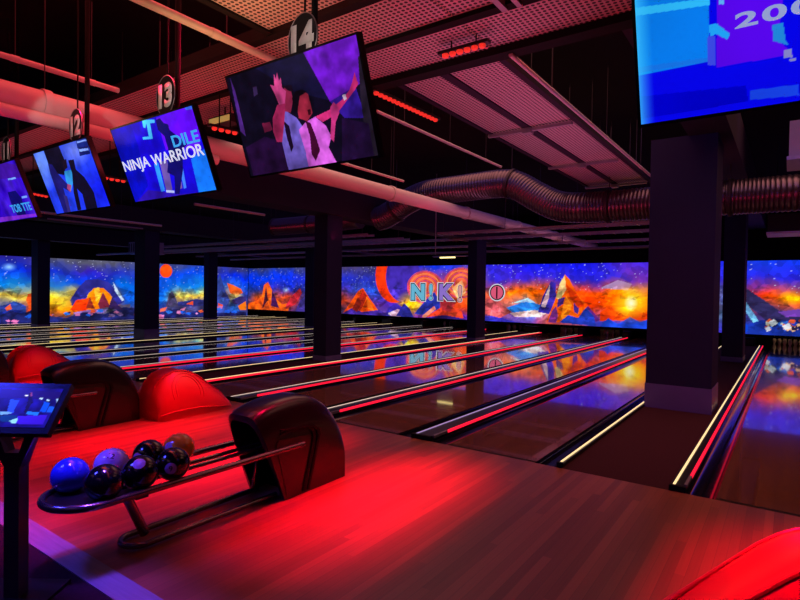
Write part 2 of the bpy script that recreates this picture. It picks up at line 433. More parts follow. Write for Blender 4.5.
# columns and the beams they carry
COLS = [(-1.752, -.88, 8.9, 9.7, 'thick dark pillar at the right with a paler purple base band'),
        (-9.26, -8.85, 9.45, 9.98, 'dark square column in the middle of the hall'),
        (-16.85, -16.25, 9.2, 9.68, 'dark column left of the middle one, standing before the side mural'),
        (-24.65, -24.05, 9.24, 9.68, 'leftmost dark column'),
        (-1.42, -.95, 16.4, 17.3, 'dark column behind the thick pillar'), (-9.0, -8.66, 16.6, 17.3, 'slim far column beside the mural lettering'),
        (-16.8, -16.3, 16.6, 17.4, 'far column behind the middle one'), (-24.62, -24.2, 17.1, 17.63, 'far slim column by the corner of the murals')]
for i, (x0, x1, y0, y1, lab) in enumerate(COLS):
    c = struct('column', bev(box(bm_(), x0, x1, y0, y1, -.118, 3.46 if x0 < -5 else 4.01), .015, 2), 'column', lab)
    bm = box(bm_(), x0-.01, x1+.01, y0-.01, y1+.01, -.118, .36 if i in (0, 2) else .12); bev(bm, .006, 1)
    o = obj('base_band', bm, 'band', c)
for xa, xb, za, lab in ((-1.25, -.72, 4.0, 'dark beam over the thick pillar'), (-9.34, -8.74, 3.45, 'dark beam over the middle column'), (-16.9, -16.2, 3.45, 'dark beam left of the middle column'), (-24.5, -23.9, 3.45, 'dark beam over the leftmost column')):
    struct('beam', bev(box(bm_(), xa, xb, 5.0, YF, za, za+.65), .02, 1), 'beam', lab)

# ------------------------------------------------------------------ murals
far = Art(np.array([XL+.02, YF, .37]), np.array([XR-XL-.04, 0, 0]), np.array([0, 0, 2.55]), 1350, 100)
far.columns([
 (244, [(20, 25, 60), (40, 50, 120), (30, 60, 150), (20, 50, 205), (45, 50, 100)]),
 (258, [(120, 60, 30), (200, 80, 25), (30, 50, 130), (15, 60, 220), (50, 55, 105)]),
 (272, [(90, 30, 20), (210, 80, 20), (60, 50, 140), (20, 60, 225), (55, 60, 110)]),
 (290, [(60, 40, 90), (170, 60, 40), (40, 50, 170), (25, 55, 215), (50, 60, 120)]),
 (306, [(50, 45, 100), (90, 50, 90), (45, 55, 160), (40, 50, 190), (65, 65, 115)]),
 (345, [(70, 50, 90), (160, 55, 25), (60, 45, 110), (40, 50, 175), (75, 65, 110)]),
 (372, [(80, 60, 120), (90, 50, 110), (50, 90, 200), (45, 50, 150), (60, 55, 95)]),
 (395, [(90, 60, 160), (70, 40, 160), (60, 50, 160), (80, 45, 120), (55, 45, 120)]),
 (411, [(110, 60, 160), (225, 150, 30), (235, 140, 40), (160, 80, 130), (50, 50, 190)]),
 (428, [(130, 50, 140), (60, 70, 190), (205, 95, 60), (190, 80, 80), (35, 60, 215)]),
 (445, [(150, 50, 120), (200, 70, 50), (215, 80, 50), (150, 65, 130), (35, 65, 225)]),
 (465, [(100, 45, 150), (225, 75, 30), (225, 110, 60), (200, 120, 90), (70, 60, 190)]),
 (485, [(60, 55, 160), (185, 85, 90), (215, 100, 80), (60, 50, 190), (50, 45, 195)]),
 (512, [(70, 60, 185), (210, 130, 120), (238, 100, 18), (70, 50, 200), (45, 35, 200)]),
 (528, [(120, 80, 170), (90, 150, 225), (240, 110, 18), (70, 50, 200), (35, 35, 210)]),
 (545, [(190, 80, 70), (220, 150, 130), (236, 90, 20), (60, 50, 200), (30, 35, 210)]),
 (590, [(60, 50, 130), (225, 65, 20), (235, 75, 25), (50, 45, 195), (35, 35, 195)]),
 (612, [(50, 60, 165), (225, 70, 20), (240, 110, 20), (60, 50, 190), (45, 40, 185)]),
 (631, [(50, 60, 170), (235, 90, 20), (250, 190, 40), (120, 60, 150), (80, 50, 190)]),
 (650, [(40, 60, 170), (215, 80, 20), (250, 150, 30), (90, 50, 180), (70, 50, 200)]),
 (721, [(60, 50, 165), (70, 85, 140), (80, 85, 150), (60, 50, 190), (45, 55, 225)]),
 (748, [(25, 50, 150), (50, 50, 110), (225, 55, 20), (45, 50, 200), (35, 70, 210)]),
 (772, [(35, 60, 180), (90, 60, 110), (235, 90, 20), (50, 50, 205), (30, 70, 215)]),
 (792, [(45, 60, 170), (80, 60, 130), (240, 110, 25), (50, 45, 200), (30, 60, 205)]),
 (830, [(45, 60, 170), (150, 60, 60), (240, 120, 25), (50, 45, 200), (30, 60, 205)])])
A = far
A.stars(420, .55); A.stars(60, .3)
# butte and red ridge at the left end
A.poly([(246, 309), (249, 303), (256, 301), (262, 296), (264, 285), (268, 282), (272, 290), (276, 299), (282, 304), (290, 303), (288, 312), (246, 312)], (222, 92, 28), .5)
A.poly([(264, 300), (266, 286), (268, 300), (262, 309)], (70, 25, 40)); A.poly([(272, 290), (276, 299), (279, 308), (271, 306)], (60, 25, 70))
A.poly([(286, 305), (292, 296), (300, 288), (302, 293), (296, 304), (286, 309)], (200, 50, 60), .3); A.poly([(295, 312), (300, 300), (311, 290), (311, 313)], (60, 50, 120), .3)
A.glow(286, 290, 5, 4, (190, 220, 255))
# orange peak, planet crescent
A.poly([(343, 313), (350, 303), (358, 291), (363, 288), (368, 296), (378, 310), (382, 316), (343, 316)], (222, 78, 22), .5)
A.poly([(363, 289), (367, 296), (363, 306), (359, 312), (358, 300)], (150, 40, 25))
A.disc(394, 276, 18.5, 27, (228, 62, 26), .35)
A.disc(403, 277, 17, 25, (66, 48, 150), .3)
A.glow(411, 304, 16, 14, (252, 200, 40), .9)
for cx_, cy_, r in ((425, 287, 18), (461, 283, 17)):
    A.disc(cx_, cy_, r, r*.9, (208, 92, 66), .55)
    for k in range(5):
        w = np.abs(np.hypot(A.x-cx_, (A.y-cy_)/.9)-r*(.95-.14*k)) < .45; A.c[w] = (238, 140, 96) if k % 2 else (170, 60, 120)
A.poly([(384, 318), (388, 308), (396, 303), (402, 307), (408, 316), (404, 320)], (60, 45, 150), .4)
A.poly([(414, 314), (424, 302), (434, 292), (440, 300), (440, 316)], (48, 58, 160), .5)
A.poly([(388, 313), (398, 309), (404, 312), (402, 318), (390, 317)], (190, 150, 175), .3)
A.poly([(425, 317), (440, 308), (452, 306), (462, 312), (464, 320), (430, 320)], (214, 70, 48), .5)
A.poly([(422, 316), (434, 306), (436, 309), (424, 319)], (235, 150, 130), .3)
A.poly([(343, 313), (352, 308), (362, 312), (378, 310), (392, 316), (420, 318), (444, 315), (466, 319), (466, 324), (343, 320)], (52, 36, 110), .7)
A.poly([(352, 309), (358, 297), (362, 303), (357, 312)], (120, 34, 24), .3); A.poly([(366, 296), (371, 303), (374, 311), (368, 309)], (250, 120, 40), .3)
A.poly([(396, 316), (404, 303), (410, 309), (414, 318)], (40, 40, 120), .3); A.poly([(440, 300), (448, 290), (456, 302), (450, 312), (442, 310)], (170, 52, 60), .4); A.poly([(452, 288), (462, 280), (466, 292), (458, 300)], (240, 170, 120), .4)
# lake and spire
A.poly([(505, 308), (518, 304), (528, 299), (537, 304), (545, 306), (545, 311), (512, 313)], (58, 132, 226), .3)
A.poly([(512, 303), (528, 298), (536, 303), (526, 302)], (180, 215, 250))
A.poly([(510, 313), (535, 310), (547, 313), (540, 317), (515, 317)], (236, 200, 200), .3)
A.poly([(485, 316), (500, 317), (512, 321), (520, 323), (485, 322)], (58, 54, 170), .5)
A.poly([(538, 312), (543, 296), (551, 281), (556, 283), (556, 300), (549, 314)], (62, 48, 150), .5)
A.poly([(541, 306), (550, 284), (549, 298), (545, 308)], (226, 190, 200))
A.poly([(547, 320), (555, 300), (560, 283), (565, 274.5), (570, 280), (576, 292), (586, 304), (598, 318), (592, 324), (547, 322)], (224, 92, 26), .35)
A.poly([(556, 298), (560, 283), (565, 275), (566, 290), (560, 300)], (232, 190, 130), .3)
A.poly([(558, 299), (565, 297), (563, 304), (557, 308)], (62, 40, 110)); A.poly([(574, 303), (580, 302), (578, 314), (574, 312)], (66, 44, 120))
A.poly([(566, 284), (576, 293), (584, 305), (578, 308), (570, 298)], (196, 58, 22), .3); A.poly([(582, 312), (588, 306), (600, 320), (590, 324), (584, 320)], (90, 40, 110), .3); A.poly([(548, 322), (552, 311), (556, 306), (558, 316), (556, 323)], (110, 50, 120), .3)
A.poly([(486, 300), (494, 296), (504, 306), (512, 312), (500, 318), (485, 314)], (205, 96, 100), .6); A.poly([(600, 312), (612, 306), (622, 312), (636, 310), (650, 314), (650, 320), (600, 321)], (214, 62, 26), .4)
A.poly([(568, 318), (572, 305), (566, 296), (562, 310), (560, 320)], (240, 130, 40))
A.poly([(560, 322), (568, 315), (578, 318), (586, 308), (594, 316), (596, 326), (562, 323)], (40, 60, 160), .5)
A.poly([(600, 326), (608, 318), (618, 324), (630, 317), (640, 322), (652, 318), (652, 332), (600, 330)], (38, 70, 185), .5)
A.poly([(600, 288), (618, 280), (632, 284), (628, 290)], (160, 130, 170), .3)
A.glow(631, 303, 34, 22, (250, 120, 20), 1.2, .8); A.glow(631, 303, 20, 17, (255, 225, 60), .9); A.glow(631, 303, 7, 8, (255, 255, 215), .7)
# right end
A.glow(791, 298, 14, 8, (252, 196, 30), 1.); A.poly([(746, 288), (764, 300), (780, 311), (800, 312), (800, 320), (768, 322), (746, 304)], (44, 40, 78), .3)
A.poly([(778, 312), (800, 309), (815, 310), (815, 316), (786, 317)], (110, 70, 160))
A.poly([(746, 302), (750, 308), (760, 323), (757, 327), (750, 318), (746, 312)], (120, 180, 220), .4)
A.poly([(744, 322), (752, 328), (744, 334)], (25, 70, 190))
rg = np.random.default_rng(4)
A.poly([(748, 324), (762, 320), (800, 320), (830, 322), (830, 345), (748, 337)], (26, 44, 120), .6)
for k in range(46):
    cx_ = 764+rg.random()*60; cy_ = 319.5+rg.random()*9+(cx_-764)*.03; r = 1.2+2.6*rg.random()
    col = [(225, 215, 205), (40, 70, 170), (205, 90, 60), (235, 190, 150), (30, 30, 70), (36, 34, 60), (60, 110, 205), (150, 60, 40)][int(rg.random()*8)]
    a0 = rg.random()*6; A.poly([(cx_+r*1.3*math.cos(a0+q), cy_+r*.8*math.sin(a0+q)) for q in (0, 1.5, 3, 4.6)], col, .2)
for q in ([(768, 322), (774, 319), (778, 323), (772, 327)], [(782, 326), (789, 323), (792, 328), (785, 330)], [(765, 328), (769, 326), (771, 330), (767, 332)]): A.poly(q, (222, 224, 232), .15)
mural = thing('mural', 'long glowing space landscape mural above the lane ends with lettering', 'mural', (0, 0, 0))
A.shards(1500, .08, .42, 3, .74, 1.22, .62); A.grade(1.25, .95); A.make('picture', 'art', mural)
bm = bm_(); box(bm, XL+.01, XR-.01, YF+.004, YF+.055, .35, 2.94); obj('backing_board', bm, 'matte', mural)
def wall_letter(ch, px, py, hpx, fill):
    c = atY(px, py, YF-.01); hgt = (atY(px, py-hpx/2, YF).z-atY(px, py+hpx/2, YF).z)
    par = None
    for off, m, dy, nm in ((.12, 'letwhite', 0, 'letter'), (.088, 'letblack', .006, 'letter_border'), (.05, fill, .012, 'letter_face')):
        bm, w, h = text_flat(ch, 1., .004, offset=off*(.55 if ch == '!' else 1))
        s0 = hgt/(.74+.17)
        for v in bm.verts:
            x, y, z = v.co; v.co = (c.x+x*s0*1.05, YF-.008-dy-z, c.z+y*s0)
        o = obj(nm, bm, m, par or mural); par = par or o
for ch, px, hp, f in (('N', 418, 19, 'letcyan'), ('!', 431, 19, 'letcyan'), ('K', 446.5, 19, 'letpurple'), ('!', 460, 20, 'letpeach')):
    wall_letter(ch, px, 292 if ch != '!' or px < 440 else 293.5, hp, f)
c = atY(497, 292.5, YF); k = c.z-atY(497, 301.3, YF).z; par = None
for r, m, dy, nm in ((k, 'letwhite', .006, 'letter'), (k*.87, 'letblack', .012, 'letter_border'), (k*.74, 'letpink', .018, 'letter_face')):
    bm = prism(bm_(), [(c.x+r*math.cos(2*PI*q/40), c.z+r*math.sin(2*PI*q/40)) for q in range(40)], 'y', YF-dy, YF-dy+.005)
    o = obj(nm, bm, m, par or mural, False); par = par or o
obj('letter_bar', box(bm_(), c.x-.035, c.x+.035, YF-.022, YF-.018, c.z-k*.7, c.z+k*.66), 'letblack', par)

side = Art(np.array([XL+.06, 1.5, .0]), np.array([0, YF-1.58, 0]), np.array([0, 0, 2.93]), 700, 110)
A = side
A.columns([
 (-60, [(30, 30, 90), (60, 70, 150), (235, 200, 90), (30, 130, 215), (30, 50, 190), (30, 35, 110)]),
 (0, [(35, 45, 130), (45, 65, 150), (225, 200, 90), (25, 130, 215), (30, 70, 205), (45, 40, 140)]),
 (20, [(40, 60, 170), (60, 60, 130), (235, 200, 80), (40, 130, 210), (20, 50, 190), (50, 45, 140)]),
 (32, [(200, 60, 25), (180, 70, 40), (225, 190, 90), (40, 110, 200), (30, 40, 170), (60, 55, 120)]),
 (55, [(120, 60, 60), (235, 140, 25), (240, 205, 60), (60, 130, 200), (30, 50, 175), (80, 80, 100)]),
 (72, [(70, 55, 80), (240, 120, 20), (190, 170, 90), (20, 80, 220), (40, 50, 160), (85, 85, 105)]),
 (90, [(80, 65, 110), (220, 60, 25), (120, 40, 60), (25, 60, 215), (60, 40, 170), (85, 85, 105)]),
 (108, [(80, 70, 120), (225, 95, 20), (215, 110, 30), (30, 50, 160), (40, 45, 170), (90, 90, 110)]),
 (125, [(75, 75, 90), (60, 60, 110), (30, 90, 200), (20, 110, 215), (45, 60, 170), (80, 80, 100)]),
 (160, [(70, 60, 120), (40, 60, 140), (30, 110, 215), (25, 90, 215), (35, 75, 190), (60, 65, 110)]),
 (180, [(60, 60, 100), (50, 55, 120), (235, 200, 90), (30, 120, 215), (25, 75, 215), (60, 70, 130)]),
 (203, [(40, 80, 180), (60, 60, 140), (240, 200, 80), (40, 140, 215), (25, 80, 215), (50, 70, 170)]),
 (218, [(50, 65, 120), (60, 60, 100), (40, 70, 150), (40, 80, 170), (45, 50, 150), (60, 60, 110)]),
 (232, [(40, 90, 180), (30, 80, 150), (200, 160, 100), (60, 110, 200), (20, 50, 215), (55, 55, 120)]),
 (245, [(30, 60, 150), (80, 60, 90), (40, 60, 150), (30, 80, 210), (20, 50, 210), (50, 55, 110)])], .24)
A.stars(230, .55)
A.glow(9, 267, 9, 5, (170, 220, 255), 1.2)
A.poly([(0, 306), (8, 304), (14, 301), (22, 304), (26, 306), (26, 314), (0, 316)], (52, 70, 150), .5); A.poly([(0, 312), (18, 310), (31, 314), (31, 324), (0, 326)], (34, 50, 140), .6)
A.poly([(26, 300), (28, 294), (33, 293), (33, 318), (22, 322), (29, 308)], (226, 84, 40), .4); A.poly([(5, 308), (10, 304), (12, 309), (7, 311)], (220, 90, 60))
A.poly([(70, 300), (78, 288), (86, 280), (98, 279), (108, 282), (118, 292), (124, 302), (112, 308), (72, 306)], (44, 44, 120), .4)
A.poly([(84, 306), (88, 294), (94, 288), (103, 288), (110, 294), (118, 306), (104, 310), (86, 311)], (232, 122, 28), .55)
A.poly([(98, 304), (103, 292), (109, 304), (112, 309), (100, 309)], (110, 40, 60)); A.poly([(70, 310), (76, 300), (90, 298), (92, 306), (84, 311)], (228, 62, 24), .4)
A.poly([(113, 282), (118, 290), (124, 300), (122, 301), (115, 291)], (200, 220, 245))
A.poly([(62, 321), (78, 312), (104, 308), (130, 304), (130, 320)], (84, 78, 106), .4); A.poly([(72, 313), (88, 310), (108, 309), (104, 313), (84, 315)], (150, 120, 190), .5)
A.glow(62, 303, 12, 9, (252, 215, 70), 1.)
A.disc(166, 271, 6.2, 6.8, (226, 76, 30), .5)
A.poly([(166, 306), (169, 294), (172, 291), (175, 296), (178, 304), (178, 312), (166, 312)], (70, 66, 96), .4)
A.poly([(178, 302), (186, 301), (196, 299), (204, 300), (204, 306), (178, 306)], (46, 50, 110), .5); A.poly([(160, 308), (180, 306), (204, 306), (204, 318), (160, 320)], (66, 66, 112), .6)
A.poly([(160, 309), (167, 307), (165, 311), (160, 312)], (230, 110, 90)); A.poly([(186, 304), (193, 301), (193, 305)], (225, 90, 60)); A.poly([(176, 311), (186, 307), (184, 311)], (210, 130, 170))
A.poly([(227, 283), (233, 285), (241, 289), (243, 293), (236, 296), (230, 293)], (228, 96, 40), .4); A.glow(236, 296, 8, 4, (250, 220, 140), 1.)
A.poly([(216, 282), (220, 274), (225, 290), (230, 300), (226, 312), (216, 314)], (56, 74, 150), .5); A.poly([(232, 300), (240, 296), (246, 297), (246, 306), (234, 304)], (52, 48, 110), .4)
A.poly([(218, 303), (223, 305), (222, 308), (218, 306)], (230, 90, 50)); A.poly([(238, 306), (246, 301), (246, 310), (240, 310)], (226, 120, 40))
rg = np.random.default_rng(9)
A.poly([(0, 315), (10, 311), (24, 314), (31, 310), (50, 316), (66, 318), (84, 312), (104, 314), (124, 307), (140, 309), (160, 312), (176, 309), (190, 312), (206, 309), (220, 313), (236, 311), (246, 312), (246, 318), (0, 330)], (30, 34, 84), .7)
A.poly([(108, 309), (112, 297), (118, 305), (124, 310)], (44, 30, 70), .3); A.poly([(86, 308), (90, 297), (95, 309)], (120, 44, 36), .3); A.poly([(94, 289), (99, 287), (101, 296), (96, 302)], (250, 190, 70), .2)
for k in range(50):
    cx_ = rg.random()*240; cy_ = 323-.036*cx_-rg.random()*9; r = .8+1.8*rg.random()
    col = [(200, 120, 170), (40, 90, 200), (215, 90, 60), (110, 90, 140), (40, 40, 80), (60, 120, 220)][int(rg.random()*6)]
    a0 = rg.random()*6; A.poly([(cx_+r*1.6*math.cos(a0+q), cy_+r*.8*math.sin(a0+q)) for q in (0, 1.7, 3, 4.6)], col)
smural = thing('mural', 'glowing desert planet mural covering the left side wall', 'mural', (0, 0, 0))
A.shards(900, .06, .4, 4, .74, 1.22, .5); A.grade(1.25, .95); A.make('picture', 'art', smural)
obj('backing_board', box(bm_(), XL+.005, XL+.055, 1.45, YF-.07, .0, 2.94), 'matte', smural)

# ------------------------------------------------------------------ pin ends
tag(obj('masking_rail', box(bm_(), XL+.1, XR-.02, YF-.02, YF+.05, .27, .345), 'matte'), 'black rail along the lower edge of the long mural', 'rail')
tag(obj('pit_curtain', box(bm_(), XL+.1, XR-.02, 24.2, 24.25, -.11, 1.2), 'matte'), 'black curtain hanging behind the pins', 'curtain')
for k, (a, b) in enumerate(zip(order, order[1:])):
    x0, x1 = LANES[a]+E_+.01, LANES[b]-E_-.01
    if x1-x0 > .6: x0, x1 = (x0+x1)/2-.3, (x0+x1)/2+.3
    if a < 4: continue
    t = thing('ball_kickback', {15: 'black box between pin decks, right of the lane beside the thick pillar', 14: 'black box at the end of the thick pillar strip'}.get(a) or f'black box between pin decks, {ORD[14-a] if a > 3 else "last"} left of the thick pillar strip', 'kickback', ((x0+x1)/2, 22.1, 0), 0, 'black boxes between pin decks')
    w = (x1-x0)/2
    obj('casing', bev(box(bm_(), -w, w, 0, 1.4, -.11, .262), .02, 2), 'matte', t); obj('cover', bev(box(bm_(), -w+.02, w-.02, -.01, .2, .02, .22), .01, 1), 'black', t)
prof = [(.026, 0), (.03, .02), (.046, .06), (.06, .115), (.055, .16), (.036, .21), (.024, .25), (.0235, .28), (.03, .31), (.033, .335), (.028, .362), (.014, .378), (.002, .381)]
pin0 = None
for n in (15, 12, 11, 10, 9, 8):
    k = 0
    for row in range(4):
        for q in range(row+1):
            loc = (LANES[n]+(q-row/2)*.305, 22.85+row*.264-.0, 0); k += 1
            lab = f'white bowling pin, {["head pin", "second row left", "second row right", "third row left", "third row middle", "third row right", "back row far left", "back row inner left", "back row inner right", "back row far right"][k-1]}, on the {dict([(15,"lane right of the thick pillar"),(12,"third lane left of the thick pillar"),(11,"fourth lane left of the thick pillar"),(10,"first lane beyond the middle column"),(9,"second lane beyond the middle column"),(8,"third lane beyond the middle column")])[n]}'
            if pin0 is None:
                pin0 = thing('bowling_pin', lab, 'bowling pin', loc, 0, 'pins at the lane ends')
                obj('pin_body', lathe(bm_(), prof, 16), 'pin', pin0, True)
            else: dup(pin0, loc, lab, 'pins at the lane ends')

# ------------------------------------------------------------------ ball returns
def make_return(label):
    t = thing('ball_return', label, 'ball return', (-3.475, 2.75, 0), 0, 'black ball returns on the approach')
    us = [0, .04, .12, .22, .34, .46, .58, .70, .80, .88, .94, .98, 1.0]
    hs = [.705, .735, .762, .785, .80, .805, .795, .75, .69, .61, .52, .43, .35]
    def ring(u, h, w, n=36, e=.42, inset=0):
        r = []
        for k in range(n+1):
            th = PI*k/n; c, s = math.cos(th), math.sin(th)
            x = w*math.copysign(abs(c)**e, c); z = h*abs(s)**e
            y = u*1.01+(1-u)**2*.28*(1-z/h)
            r.append((x, y+inset, z))
        return r
    bm = bm_()
    outer = [ring(u, h, .216-.02*max(0, u-.7)) for u, h in zip(us, hs)]
    inner = [ring(u, h-.05, .185) for u, h in zip(us[:6], hs[:6])]
    loft(bm, inner[::-1]+outer, closed=False, cap=False)
    bm.verts.ensure_lookup_table()
    obj('hood', bm, 'gloss', t, True)
    bm = bm_(); vs = [bm.verts.new(p) for p in outer[-1]]; bm.faces.new(vs); obj('rear_panel', bm, 'gloss', t)
    bm = bm_(); vs = [bm.verts.new((x*.99, .45, z)) for x, y, z in ring(.5, .70, .185)]; bm.faces.new(vs)
    bmesh.ops.extrude_face_region(bm, geom=list(bm.faces)); obj('mouth', bm, 'matte', t)['label'] = 'dark opening the balls come out of'
    for s in (-1, 1):   # side moulding: a raised leg panel edged by two dark ribs
        def sx(d): return sorted((s*.213, s*(.217+d)))
        a, b = sx(.004); obj('side_panel', bev(prism(bm_(), [(.30, .02), (.44, .02), (.56, .44), (.54, .48), (.2, .50), (.18, .46)], 'x', a, b), .003, 1), 'gloss', t)
        a, b = sx(.010)
        for dy in (0, .055):
            obj('rib', bev(prism(bm_(), [(.465+dy, .02), (.49+dy, .02), (.615+dy, .46), (.60+dy, .51), (.54+dy, .55), (.22, .555+dy*.5), (.22, .54+dy*.5), (.53+dy, .53), (.57+dy, .50), (.585+dy, .45)], 'x', a, b), .003, 1), 'matte', t)
    # rack: padded end tray, side rails, two lower track bars, foot
    Y0 = -1.37
    bm = bm_(); pts = [(.235, .46)] + [(.235, y) for y in np.linspace(.38, Y0+.23, 12)]
    pts += [(.235*math.cos(a), Y0+.23-.235*math.sin(a)) for a in np.linspace(.1, PI-.1, 17)]
    pts += [(-.235, y) for y in np.linspace(Y0+.23, .38, 12)] + [(-.235, .46)]
    tube(bm, [(x, y, .42) for x, y in pts], .023, 12); obj('side_rail', bm, 'chrome', t, True)
    bm = bm_(); tray = [(.21*math.cos(a), Y0+.23-.21*math.sin(a)) for a in np.linspace(0, PI, 17)] + [(-.21, Y0+.4), (.21, Y0+.4)]
    prism(bm, tray, 'z', .395, .42); obj('end_tray', bm, 'black', t)
    bm = bm_()
    for x in (-.05, .05): tube(bm, [(x, Y0+.35, .42), (x, .42, .42)], .016, 8)
    obj('track_bar', bm, 'chrome', t, True)
    bm = bm_(); tube(bm, [(0, Y0+.45, .39), (0, Y0+.60, .05)], .032, 14); obj('support_leg', bm, 'chrome', t, True)
    bm = bm_(); box(bm, -.215, .215, Y0+.42, Y0+.50, .375, .398); obj('cross_bar', bm, 'black', t)
    bm = bm_(); pts = [(.11, y) for y in np.linspace(.28, Y0+.56, 10)] + [(.11*math.cos(a), Y0+.56-.11*math.sin(a)) for a in np.linspace(.1, PI-.1, 13)] + [(-.11, y) for y in np.linspace(Y0+.56, .28, 10)]
    tube(bm, [(x, y, .028) for x, y in pts], .02, 10); obj('base_loop', bm, 'chrome', t, True)
    bm = bm_(); tube(bm, [(-.11, .22, .03), (-.11, .28, .40)], .012, 8); obj('stay', bm, 'chrome', t, True)
    return t
br = make_return('black ball return with a full rack of balls, nearest the middle of the photo')
dup(br, (-6.93, 2.74, 0), 'black ball return behind the touchscreen, in front of a red ramp', 'black ball returns on the approach')
dup(br, (-11.1, 2.74, 0), 'black ball return cut off by the left edge', 'black ball returns on the approach')

def ball(name_label, px, py, yy, m, disc=None, txt=None, dirpx=None):
    p = atZ(px, py, .50); p.x = -3.475+(.145 if p.x > -3.47 else -.145); p.z = .517; p.y = yy+.03; t = thing('bowling_ball', name_label, 'bowling ball', p, 0, 'bowling balls on the rack')
    bm = bm_(); bmesh.ops.create_uvsphere(bm, u_segments=40, v_segments=24, radius=.108); obj('shell', bm, m, t, True)
    if disc:
        d = (Vector((0, 0, H))-p).normalized(); r = Vector(R3.col[0]); u = Vector(R3.col[1])
        n = (d+r*dirpx[0]+u*dirpx[1]).normalized(); a = (r-n*r.dot(n)).normalized(); b = n.cross(a)
        bm = bm_(); rows = []
        for e in (.36, .27, .18, .09): rows.append([bm.verts.new((n+a*e*math.cos(2*PI*k/24)+b*e*math.sin(2*PI*k/24)).normalized()*.1087) for k in range(24)])
        c0 = bm.verts.new(n*.1087)
        for A_, B_ in zip(rows, rows[1:]):
            for k in range(24): bm.faces.new((A_[k], A_[(k+1) % 24], B_[(k+1) % 24], B_[k]))
        for k in range(24): bm.faces.new((c0, rows[-1][k], rows[-1][(k+1) % 24]))
        dd = obj('number_disc', bm, disc, t); dd['label'] = 'pale round number mark'
        if txt:
            bm, w, h = text_flat(txt, .05, .0004, offset=.001)
            for v in bm.verts:
                x, y, z = v.co; v.co = (n+a*(x/.109)+b*(y/.109)).normalized()*(.1090+z)
            obj('number', bm, 'signblack', dd)
    return t
ball('deep blue bowling ball at the round end of the rack', 73, 484, 1.545, 'ballblue')
ball('plain glossy black bowling ball, front row, nearest the rounded rack end', 102, 488, 1.612, 'ballblack')
ball('pale white bowling ball with a number circle on top', 110, 468, 1.8, 'ballwhite', 'balldisc', '12', (0, .75))
ball('black bowling ball with a pale mark on top, middle of the front row', 137, 477, 1.835, 'ballblack', 'balldisc', None, (-.1, .75))
ball('black bowling ball in the back row between the white and orange ones', 143, 459, 2.06, 'ballblack', 'balldisc', None, (-.75, -.15))
ball('black bowling ball with a numbered violet disc facing forward', 168.5, 469, 2.06, 'ballblack', 'balldisc', '9', (-.12, -.28))
ball('orange bowling ball with a pale side at the back of the row', 172, 452, 2.29, 'ballorange', 'balldisc', None, (-.75, .05))

# ------------------------------------------------------------------ red moulded ball ramps
def make_ramp(label, loc, rz, sc=1.):
    t = thing('ball_ramp', label, 'ball ramp', loc, rz, 'red ball ramps on the approach')
    Ln = 1.16; rings = []
    S_ = [(0, .30, .30), (.03, .42, .335), (.09, .52, .36), (.17, .59, .37), (.27, .625, .37), (.37, .625, .37), (.47, .59, .365), (.57, .52, .36), (.68, .42, .35), (.79, .32, .335), (.89, .23, .31), (.96, .15, .28), (1., .05, .24)]
    n = 40
    for u, h, w in S_:
        r = []
        for k in range(n+1):
            th = PI*k/n; c, s = math.cos(th), math.sin(th)
            x = w*(1-.42*(abs(s)**1.6))*math.copysign(abs(c)**.55, c); z = h*abs(s)**.62
            g = max(0, 1-(x/.13)**2)
            z -= .06*g*min(1, h/.3)          # ball groove along the crest
            r.append((x, u*Ln, max(0, z)))
        rings.append(r)
    bm = bm_(); loft(bm, rings, closed=False, cap=False)
    for r in (rings[0], rings[-1]):
        bm.faces.new([bm.verts.new(p) for p in r])
    bmesh.ops.remove_doubles(bm, verts=bm.verts, dist=1e-4)
    obj('body', bm, 'rampred', t, True)
    def surf(u, th, s):
        k = [q[0] for q in S_]; h = np.interp(u, k, [q[1] for q in S_]); w = np.interp(u, k, [q[2] for q in S_])
        c, sn = math.cos(th), math.sin(th)
        return Vector((s*w*(1-.42*(abs(sn)**1.6))*abs(c)**.55, u*Ln, h*abs(sn)**.62))
    for s in (-1, 1):
        bm = bm_()
        for rr in (.13, .10):
            pts = []
            for a in np.linspace(-.3, PI+.3, 20):
                u = .36+rr*1.5*math.cos(a); th = .42+rr*4.2*math.sin(a)
                pts.append(surf(u, max(.05, th), s))
            tube(bm, pts, .006, 6)
        obj('moulded_arc', bm, 'rampred', t, True)
        bm = bm_(); tube(bm, [surf(u, .06, s)+Vector((0, 0, .0)) for u in np.linspace(.02, .97, 24)], .009, 8); obj('foot_lip', bm, 'rampred', t, True)
        bm = bm_(); tube(bm, [surf(u, 1.12, s) for u in np.linspace(.04, .97, 24)], .014, 8); obj('groove_lip', bm, 'rampred', t, True)
    t.scale = (sc, sc, sc)
    return t
ramp = make_ramp('red rounded ball ramp beyond the ball return near the touchscreen', (-6.72, 3.82, 0), 0)
dup(ramp, (-11.15, 3.82, 0), 'red rounded ball ramp farthest left, above the touchscreen', 'red ball ramps on the approach')
big = dup(ramp, (.55, 3.35, 0), 'large red ball ramp cut off in the bottom right corner', 'red ball ramps on the approach', math.radians(118))

